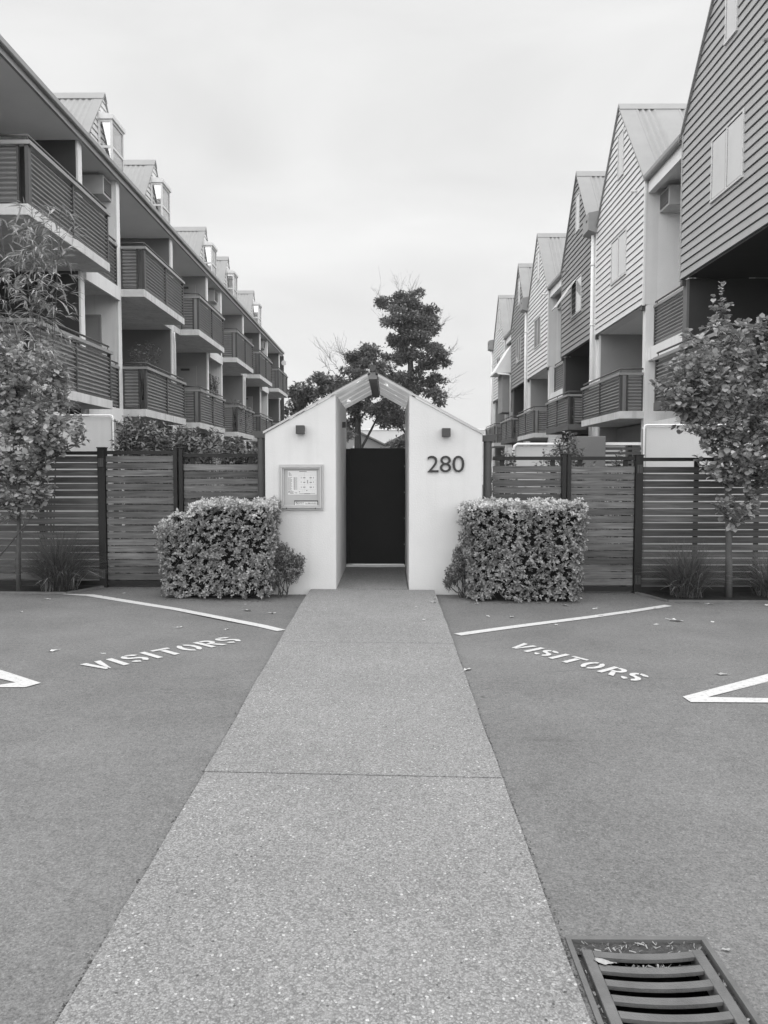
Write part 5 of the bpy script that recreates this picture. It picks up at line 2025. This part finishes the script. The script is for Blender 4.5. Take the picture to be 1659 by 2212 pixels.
# pot plants on the left balconies
for (xx, yy_, zf, hh, rr, lab, n, fl) in ((-6.0, 19.0, 2.89, 1.75, .42, 'twiggy rose bush in a pot on a lower left balcony', 130, 3), (-6.25, 27.4, 2.89, 1.95, .30, 'tall leafy pot plant on far lower left landing', 120, 0), (-5.85, 29.3, 2.89, 1.25, .38, 'flowering pot plant on the third lower left balcony', 110, 8), (-5.82, 30.7, 2.89, 1.15, .38, 'flowering pot plant at far end of third lower left balcony', 90, 8)):
    r_ = shrub('potted_plant', lab, (xx, yy_, zf), [(xx, yy_, zf + hh - rr * .8, rr, rr, rr * .8, 2), (xx, yy_, zf + hh - rr * 2, rr * .8, rr * .8, rr, 1.5)], n, (.07, .032), shrub_leaf if fl < 5 else azalea_leaf, 'pot plants on the left balconies', limit=0, cat='pot plant')
    mb = MB().tube([(xx, yy_, zf + .002), (xx, yy_, zf + .15), (xx, yy_, zf + .3)], [.12, .15, .17], 12)
    obj('pot', mb, terracotta, r_)
    for q in range(fl):
        p = Vector((xx + R.uniform(-rr, rr), yy_ + R.uniform(-rr, rr), zf + hh - R.uniform(0, rr)))
        mb = MB()
        for j in range(5):
            a = j * 1.2566
            mb.quad(p, p + Vector((.05 * math.cos(a), .05 * math.sin(a), .02)), p + Vector((.05 * math.cos(a + 1), .05 * math.sin(a + 1), .02)))
        obj('flower', mb, flower_white, r_)
for (xx, yy_, zf, hh, lab) in ((5.72, 23.6, 2.86, .62, 'small leafy pot plant in a gap of a right balcony railing'), (5.70, 34.6, 2.86, .60, 'tiny pot plant on far right dark balcony')):
    r_ = shrub('potted_plant', lab, (xx, yy_, zf), [(xx, yy_, zf + hh - .1, .14, .14, .16, 2)], 40, (.06, .03), azalea_leaf, 'pot plants on the right balconies', limit=0, cat='pot plant', stems=3)
    obj('pot', MB().tube([(xx, yy_, zf + .002), (xx, yy_, zf + .28)], .09, 12, .12), concrete_white, r_)


# ------------------------------------------------------------------ grass tufts
def tuft(x, y, z, r, h, label, n=520, dry=26):
    root = empty('grass_tuft', (x, y, z), label, 'grass', 'ornamental grass tufts')
    for nm, cnt, mat, dr_ in (('blades', n, grass_blade, False), ('dry_blades', dry, dry_blade, True)):
        mb = MB()
        for k in range(cnt):
            az = R.uniform(0, 2 * PI)
            lean = (R.random() ** .7) * 1.35 if not dr_ else R.uniform(.7, 1.3)
            ln = h * R.uniform(.7, 1.15) * (1 + .1 * lean)
            b0 = Vector((x + R.gauss(0, r * .16), y + R.gauss(0, r * .16), z))
            d = Vector((math.cos(az), math.sin(az), 0))
            sd = Vector((-d.y, d.x, 0))
            w = R.uniform(.0022, .0042) * (1.3 if dr_ else 1)
            P = []
            m = 5
            for j in range(m + 1):
                t = j / m
                a = min(1.75, lean * (.35 + .9 * t) + (.35 * t * t if R.random() < .5 else .15 * t * t) + (.7 * t * t if dr_ else 0))
                P.append((b0 if not P else P[-1][0] + (d * math.sin(a) + Vector((0, 0, math.cos(a)))) * ln / m, w * (1 - t) ** .6))
            i = len(mb.v)
            for p, ww in P:
                p = p.copy()
                p.z = max(p.z, z + .004)
                mb.v += [tuple(p - sd * ww), tuple(p + sd * ww)]
            for j in range(m):
                mb.f.append((i + 2 * j, i + 2 * j + 1, i + 2 * j + 3, i + 2 * j + 2))
        obj(nm, mb, mat, root, kind='stuff')
    return root


tuft(-4.18, 9.66, -.022, .44, .80, 'spiky grass tuft in front of left slatted gate', 1500, 44)
tuft(3.68, 9.46, -.068, .38, .70, 'spiky grass tuft in front of right slatted gate', 1300, 22)
tuft(4.72, 9.46, -.068, .40, .62, 'spiky grass tuft right of the right tree trunk', 560, 24)

# ------------------------------------------------------------------ fallen leaves
LEAF_ME = []
for q in range(4):
    mb = MB()
    n = 9
    rad = [R.uniform(.6, 1.15) for _ in range(n)]
    pts = [(.036 * rad[j] * math.cos(2 * PI * j / n) * (1.25 if j in (0, 5) else 1), .024 * rad[j] * math.sin(2 * PI * j / n), R.uniform(.0, .014)) for j in range(n)]
    mb.v = [(0, 0, .004)] + pts
    mb.f = [(0, 1 + j, 1 + (j + 1) % n) for j in range(n)]
    mb.tube([(-.02, 0, .006), (-.06, .004, .010)], .0012, 4)
    LEAF_ME.append(mb.mesh('fallen_leaf', dead_leaf, (0, 0, 0)))
spots = [
    (2.056, 8.889, 1.0, 'small pale leaf on asphalt just in front of right hedge'), (2.35, 8.70, 1.2, 'pale leaf on asphalt by the outer corner of right hedge'),
    (2.637, 8.397, 1.0, 'lone pale leaf on asphalt above the middle of right bay line'), (2.712, 7.744, 1.1, 'flat pale leaf on asphalt below the end of right bay line'),
    (2.981, 7.941, 1.7, 'largest pale curled leaf on asphalt below right bay line'), (1.056, 8.116, .9, 'dark edged leaf between the path and right bay line'),
    (1.302, 8.095, 1.0, 'pale leaf on asphalt left of the middle of right bay line'), (1.683, 7.661, .8, 'small leaf on asphalt touching right bay line from below'),
    (2.283, 8.247, .8, 'tiny leaf on asphalt touching right bay line from above'), (3.35, 7.906, .7, 'tiny leaf on open asphalt right of the largest curled leaf'),
    (.595, 5.745, 1.0, 'pale leaf on asphalt beside the path level with right lettering'), (2.458, 5.624, 1.1, 'pale leaf on asphalt above the right painted corner'),
    (1.035, 8.95, .8, 'small leaf on asphalt at the foot of right portico wall'), (3.79, 9.02, 1.1, 'leaf on asphalt by the right bed edging before tree trunk'),
    (4.42, 8.93, 1.3, 'leaf on asphalt by the right bed edging at picture edge'), (3.05, 8.72, .9, 'leaf on asphalt between right gate leaf and end of bay line'),
    (-4.042, 9.026, 1.1, 'leaf on asphalt below the left end of left bay line'), (-3.967, 8.202, .8, 'lone leaf on open asphalt at far left'),
    (-2.81, 6.337, 1.0, 'pale leaf on asphalt left of the letter V of left lettering'), (-2.043, 7.423, .9, 'pale leaf on asphalt under the middle of left bay line'),
    (-1.568, 7.36, .7, 'small leaf on asphalt under the right end of left bay line'), (-1.672, 8.877, .7, 'tiny leaf on asphalt close to the foot of left hedge'),
    (-1.565, 8.439, 1.3, 'largest pale leaf on asphalt between left hedge and bay line'), (-1.268, 8.278, 1.1, 'pale leaf on asphalt between left bay line and the path'),
    (-3.30, 9.5, .8, 'leaf on asphalt at the foot of narrow left gate leaf'), (-2.358, 6.271, .6, 'tiny pale scrap on asphalt just above the letter I of left lettering')]
for x, y, k_, lab in spots:
    inst('fallen_leaf', R.choice(LEAF_ME), (x, y, za(x, y) + .002), None, rot=(0, 0, R.uniform(0, 6.28)), scale=[k_ * R.uniform(.9, 1.1)] * 3, label=lab, cat='leaf', group='fallen leaves')
spots_p = [(.50, 8.62, 1.4, 'largest dry leaf lying on the edge of path before right portico wall'), (.535, 8.86, .9, 'curled dry leaf on path edge at the corner of right portico wall'), (.35, 7.6, .7, 'small dark tipped leaf on the path left of right bay line'), (.30, 8.35, .6, 'small dry leaf on the path just before the gatehouse opening')]
for x, y, k_, lab in spots_p:
    inst('fallen_leaf', R.choice(LEAF_ME), (x, y, .002), None, rot=(0, 0, R.uniform(0, 6.28)), scale=[k_] * 3, label=lab, cat='leaf', group='fallen leaves')
inst('fallen_leaf', LEAF_ME[1], (.655, gy1 - .05 - .01, -.012), None, rot=(.2, .1, 2.6), scale=(.8, .8, .8), label='pale fallen leaf caught in first slot of the drain grate', cat='leaf')
inst('fallen_leaf', LEAF_ME[2], (1.062, 2.345, za(1.06, 2.34) + .002), None, rot=(0, 0, .1), scale=(.45, .35, .5), label='small pale leaf scrap on asphalt right of the drain grate', cat='leaf')


# ------------------------------------------------------------------ far trees
def far_tree(name, label, Y, trunk_parts, clusters, mat, size, dens, depth=.8, bare=None):
    """clusters: (x, z, rx, rz) in metres at distance Y"""
    root = empty(name, (trunk_parts[0][0][0][0], Y, -.1), label, 'tree', 'trees beyond the gate')
    for k, (pts, r0, r1) in enumerate(trunk_parts):
        obj('trunk' if k == 0 else 'limb', MB().tube(pts, r0, 8, r1), bark_dark, root, smooth=True)
    tpl = [leaf_template(size * q, size * .62, .2, .4, full=False) for q in (1, .75, 1.3)]
    L = []
    tw = MB()
    for (x, z, rx, rz) in clusters:
        rx, rz = rx * 1.12, rz * 1.1
        yc = Y + R.uniform(-1, 1) * depth
        ry = (rx + rz) / 2
        n = int(dens * (rx * rz + .1))
        # sub-clumps give light tops and dark hollows
        subs = []
        for q in range(max(4, int(9 * rx * rz + 5))):
            v = Vector((R.gauss(0, .7), R.gauss(0, .7), R.gauss(0, .7)))
            v = v if v.length < 1.35 else v.normalized() * 1.2
            subs.append(Vector((x + v.x * rx, yc + v.y * ry, z + v.z * rz)))
        for s_ in subs:
            tw.tube([Vector((x, yc, z - rz * .5)), s_], .025, 4, .008, cap=False)
        for k in range(n):
            s_ = R.choice(subs)
            p = s_ + Vector((R.gauss(0, .15), R.gauss(0, .15), R.gauss(0, .10)))
            d = (p - s_).normalized() + Vector((R.gauss(0, .5), R.gauss(0, .5), R.gauss(.2, .4)))
            L.append((p, frame_from(d, (R.gauss(0, .6), R.gauss(0, .6), 1)), R.uniform(.7, 1.2), R.randrange(3)))
    if bare:
        for (p0, p1, n) in bare:
            P0, P1 = Vector(p0), Vector(p1)
            main = bez(P0, P1, .15, 6, .06)
            tw.tube(main, .018, 5, .006, cap=False)
            for k in range(n):
                t = R.uniform(.25, 1)
                i = min(5, int(t * 6))
                p = main[i].lerp(main[i + 1], t * 6 - i)
                d = (P1 - P0).normalized() * R.uniform(.3, 1) + Vector((R.gauss(0, .5), R.gauss(0, .5), R.uniform(.1, .8)))
                e = p + d * R.uniform(.4, 1.1)
                b = bez(p, e, .05, 4, .04)
                tw.tube(b, .0075, 4, .004, cap=False)
                for q in range(3):
                    m_ = b[R.randint(1, 4)]
                    tw.tube([m_, m_ + d * R.uniform(.15, .4) + Vector((R.gauss(0, .18), R.gauss(0, .18), R.gauss(.1, .15)))], .005, 4, .003, cap=False)
    obj('branches', tw, bark_dark, root, kind='stuff')
    emit_leaves(root, L, tpl, mat, 'leaf', 'foliage', 0)
    return root


def CR(Y, x, y, rx=None, ry=None):
    sc_ = Y / 1661.0
    X = ((584 + x * .256) - 840) * sc_
    Z = CAMZ + (1014 - (597 + y * .256)) * sc_
    if rx is None:
        return X, Z
    return X, Z, rx * .256 * sc_, ry * .256 * sc_


def PT(Y, x, y):
    X, Z = CR(Y, x, y)
    return (X, Y, Z)


Y2 = 55.0
cl = [(960, 260, 60, 40), (1090, 280, 110, 70), (1240, 270, 90, 80), (1330, 340, 60, 70), (1060, 400, 70, 60), (1180, 420, 110, 80), (1300, 440, 80, 70), (1090, 530, 90, 60), (1230, 540, 110, 60), (1340, 600, 70, 60), (1050, 690, 70, 45), (1140, 620, 60, 40), (1300, 690, 110, 60), (1420, 720, 65, 60), (1330, 775, 80, 40), (1180, 880, 120, 45), (1360, 880, 75, 40), (1060, 850, 60, 35), (1230, 960, 60, 45), (1380, 1030, 70, 45), (960, 800, 40, 22)]
far_tree('evergreen_tree', 'tallest dark evergreen tree right of the gatehouse ridge', Y2,
         [([(PT(Y2, 1200, 1500)[0], Y2, -.1), PT(Y2, 1195, 1100), PT(Y2, 1185, 850), PT(Y2, 1180, 740), PT(Y2, 1200, 620), PT(Y2, 1230, 450), PT(Y2, 1230, 260)], .33, .05),
          ([PT(Y2, 1180, 750), PT(Y2, 1140, 660), PT(Y2, 1110, 560), PT(Y2, 1080, 380)], .13, .04),
          ([PT(Y2, 1190, 850), PT(Y2, 1260, 760), PT(Y2, 1380, 720)], .10, .03),
          ([PT(Y2, 1160, 730), PT(Y2, 1100, 715), PT(Y2, 1030, 720)], .06, .02),
          ([PT(Y2, 1190, 1000), PT(Y2, 1290, 960), PT(Y2, 1380, 1030)], .07, .02)],
         [CR(Y2, *c) for c in cl], far_leaf, .20, 2600,
         bare=[(PT(Y2, 1180, 300), PT(Y2, 1200, 130), 14), (PT(Y2, 1100, 300), PT(Y2, 1080, 120), 8), (PT(Y2, 990, 300), PT(Y2, 895, 190), 6), (PT(Y2, 1340, 560), PT(Y2, 1450, 440), 10), (PT(Y2, 1430, 740), PT(Y2, 1560, 650), 8), (PT(Y2, 1060, 480), PT(Y2, 930, 400), 6), (PT(Y2, 1400, 1030), PT(Y2, 1560, 1050), 7), (PT(Y2, 1400, 880), PT(Y2, 1540, 910), 4)])
Y1 = 48.0
cl = [(790, 640, 75, 60), (740, 690, 60, 50), (860, 670, 45, 35), (800, 770, 90, 55), (690, 830, 60, 40), (800, 850, 110, 50), (560, 900, 80, 50), (430, 890, 70, 55), (640, 960, 90, 50), (470, 970, 60, 40), (750, 1040, 100, 55), (850, 1000, 80, 50), (700, 1130, 60, 45), (820, 1130, 100, 55), (960, 1090, 80, 55), (1060, 1080, 90, 55), (970, 1190, 90, 45), (1080, 1180, 80, 45), (710, 1220, 55, 35), (1000, 1240, 70, 30), (1110, 1220, 50, 35)]
far_tree('evergreen_tree', 'wide dark evergreen tree seen over gatehouse left slope and through its opening', Y1,
         [([(PT(Y1, 740, 1500)[0], Y1, -.1), PT(Y1, 740, 1440), PT(Y1, 738, 1250), PT(Y1, 745, 1050), PT(Y1, 770, 850), PT(Y1, 790, 640)], .27, .05),
          ([(PT(Y1, 745, 1500)[0], Y1 + .3, -.1), PT(Y1, 775, 1440), PT(Y1, 850, 1300), PT(Y1, 900, 1200), PT(Y1, 960, 1100)], .11, .03),
          ([PT(Y1, 735, 1330), PT(Y1, 690, 1300), PT(Y1, 650, 1240)], .08, .03),
          ([PT(Y1, 745, 1230), PT(Y1, 800, 1150), PT(Y1, 850, 1050)], .08, .03),
          ([PT(Y1, 1180, 1380), PT(Y1, 1110, 1280), PT(Y1, 1010, 1240), PT(Y1, 930, 1230)], .09, .03),
          ([PT(Y1, 750, 1000), PT(Y1, 640, 900), PT(Y1, 450, 880)], .08, .03)],
         [CR(Y1, *c) for c in cl], far_leaf, .18, 3000,
         bare=[(PT(Y1, 620, 850), PT(Y1, 460, 690), 12), (PT(Y1, 680, 820), PT(Y1, 600, 660), 12), (PT(Y1, 560, 850), PT(Y1, 440, 780), 6), (PT(Y1, 700, 760), PT(Y1, 560, 640), 8)])
Y3 = 52.0
far_tree('leafy_tree', 'lighter leafy tree at far left end beside the left building', Y3,
         [([(PT(Y3, 240, 1500)[0], Y3, -.1), PT(Y3, 245, 1150), PT(Y3, 250, 980)], .14, .05)],
         [CR(Y3, *c) for c in [(250, 1000, 85, 75), (335, 1045, 70, 55), (215, 1100, 60, 55), (120, 1170, 45, 30), (160, 1250, 80, 50)]], far_leaf_light, .26, 1500)
Y4 = 44.0
far_tree('dark_bush', 'dark bush rising behind the right end of the black gate', Y4,
         [([(PT(Y4, 1090, 1500)[0], Y4, -.1), PT(Y4, 1090, 1420)], .1, .05)],
         [CR(Y4, *c) for c in [(1090, 1430, 75, 35), (1150, 1440, 50, 40), (650, 1360, 18, 18)]], far_leaf, .16, 2600, depth=.2)

# ------------------------------------------------------------------ buildings far behind
YW = 62.0
wh = empty('warehouse', (-3.2, YW, -.1), 'far corrugated shed with sloping roof behind tree trunk, left of valley', 'building', 'sheds beyond the trees')
mb = MB().prism([(-5.9, -.1), (-.38, -.1), (-.38, 3.40), (-3.15, 4.75), (-5.9, 3.40)], 'y', YW, YW + 12)
obj('wall', mb, warehouse_iron, wh)
for sgn, (a, b) in enumerate((((-5.98, 3.38), (-3.15, 4.77)), ((-3.15, 4.77), (-.36, 3.42)))):
    mb = MB().prism([(a[0], a[1] + .02), (b[0], b[1] + .02), (b[0], b[1] + .16), (a[0], a[1] + .16)], 'y', YW - .4, YW + 12.2)
    obj('roof', mb, warehouse_roof, wh)
bx('vent', warehouse_roof, wh, -2.2, -1.8, YW - .06, YW - .002, 3.0, 3.25)
bx('window', far_white, wh, -2.9, -2.5, YW - .05, YW - .002, 1.4, 3.4)
wh = empty('warehouse', (2.4, YW, -.1), 'far corrugated shed with sloping roof behind bush, right of valley', 'building', 'sheds beyond the trees')
mb = MB().prism([(-.36, -.1), (5.2, -.1), (5.2, 3.40), (2.4, 4.72), (-.36, 3.40)], 'y', YW + .01, YW + 12)
obj('wall', mb, warehouse_iron, wh)
for (a, b) in (((-.355, 3.42), (2.4, 4.74)), ((2.4, 4.74), (5.28, 3.38))):
    mb = MB().prism([(a[0], a[1] + .02), (b[0], b[1] + .02), (b[0], b[1] + .16), (a[0], a[1] + .16)], 'y', YW - .4, YW + 12.2)
    obj('roof', mb, warehouse_roof, wh)
bx('vent', board_gap, wh, .75, 1.0, YW - .06, YW + .008, 3.45, 3.65)
for k in range(16):
    pass
fw = empty('white_building', (-1, 80, -.1), 'long flat white building beyond the sheds', 'building')
bx('wall', far_white, fw, -14, 12, 80, 92, -.1, 5.55)
bx('parapet', white_trim, fw, -14.1, 12.1, 79.9, 92.1, 5.551, 5.75)
for k in range(9):
    w_ = bx('window', win_frame, fw, -12.5 + 2.7 * k, -10.9 + 2.7 * k, 79.93, 79.995, 2.6, 4.3)
    bx('pane', win_glass, w_, -12.4 + 2.7 * k, -11.0 + 2.7 * k, 79.90, 79.929, 2.7, 4.2)

# ------------------------------------------------------------------ thin grey air between the buildings
hm, hn, hp = node_mat('haze_air')
hn.nodes.remove(hp)
pv = hn.nodes.new('ShaderNodeVolumePrincipled')
pv.inputs['Color'].default_value = (.95, .95, .95, 1)
pv.inputs['Density'].default_value = HAZE
hn.links.new(pv.outputs[0], hn.nodes['Material Output'].inputs['Volume'])
obj('haze', MB().box(-230, 230, -130, 330, -1.2, 17), hm, org=(0, 0, 0), kind='stuff')
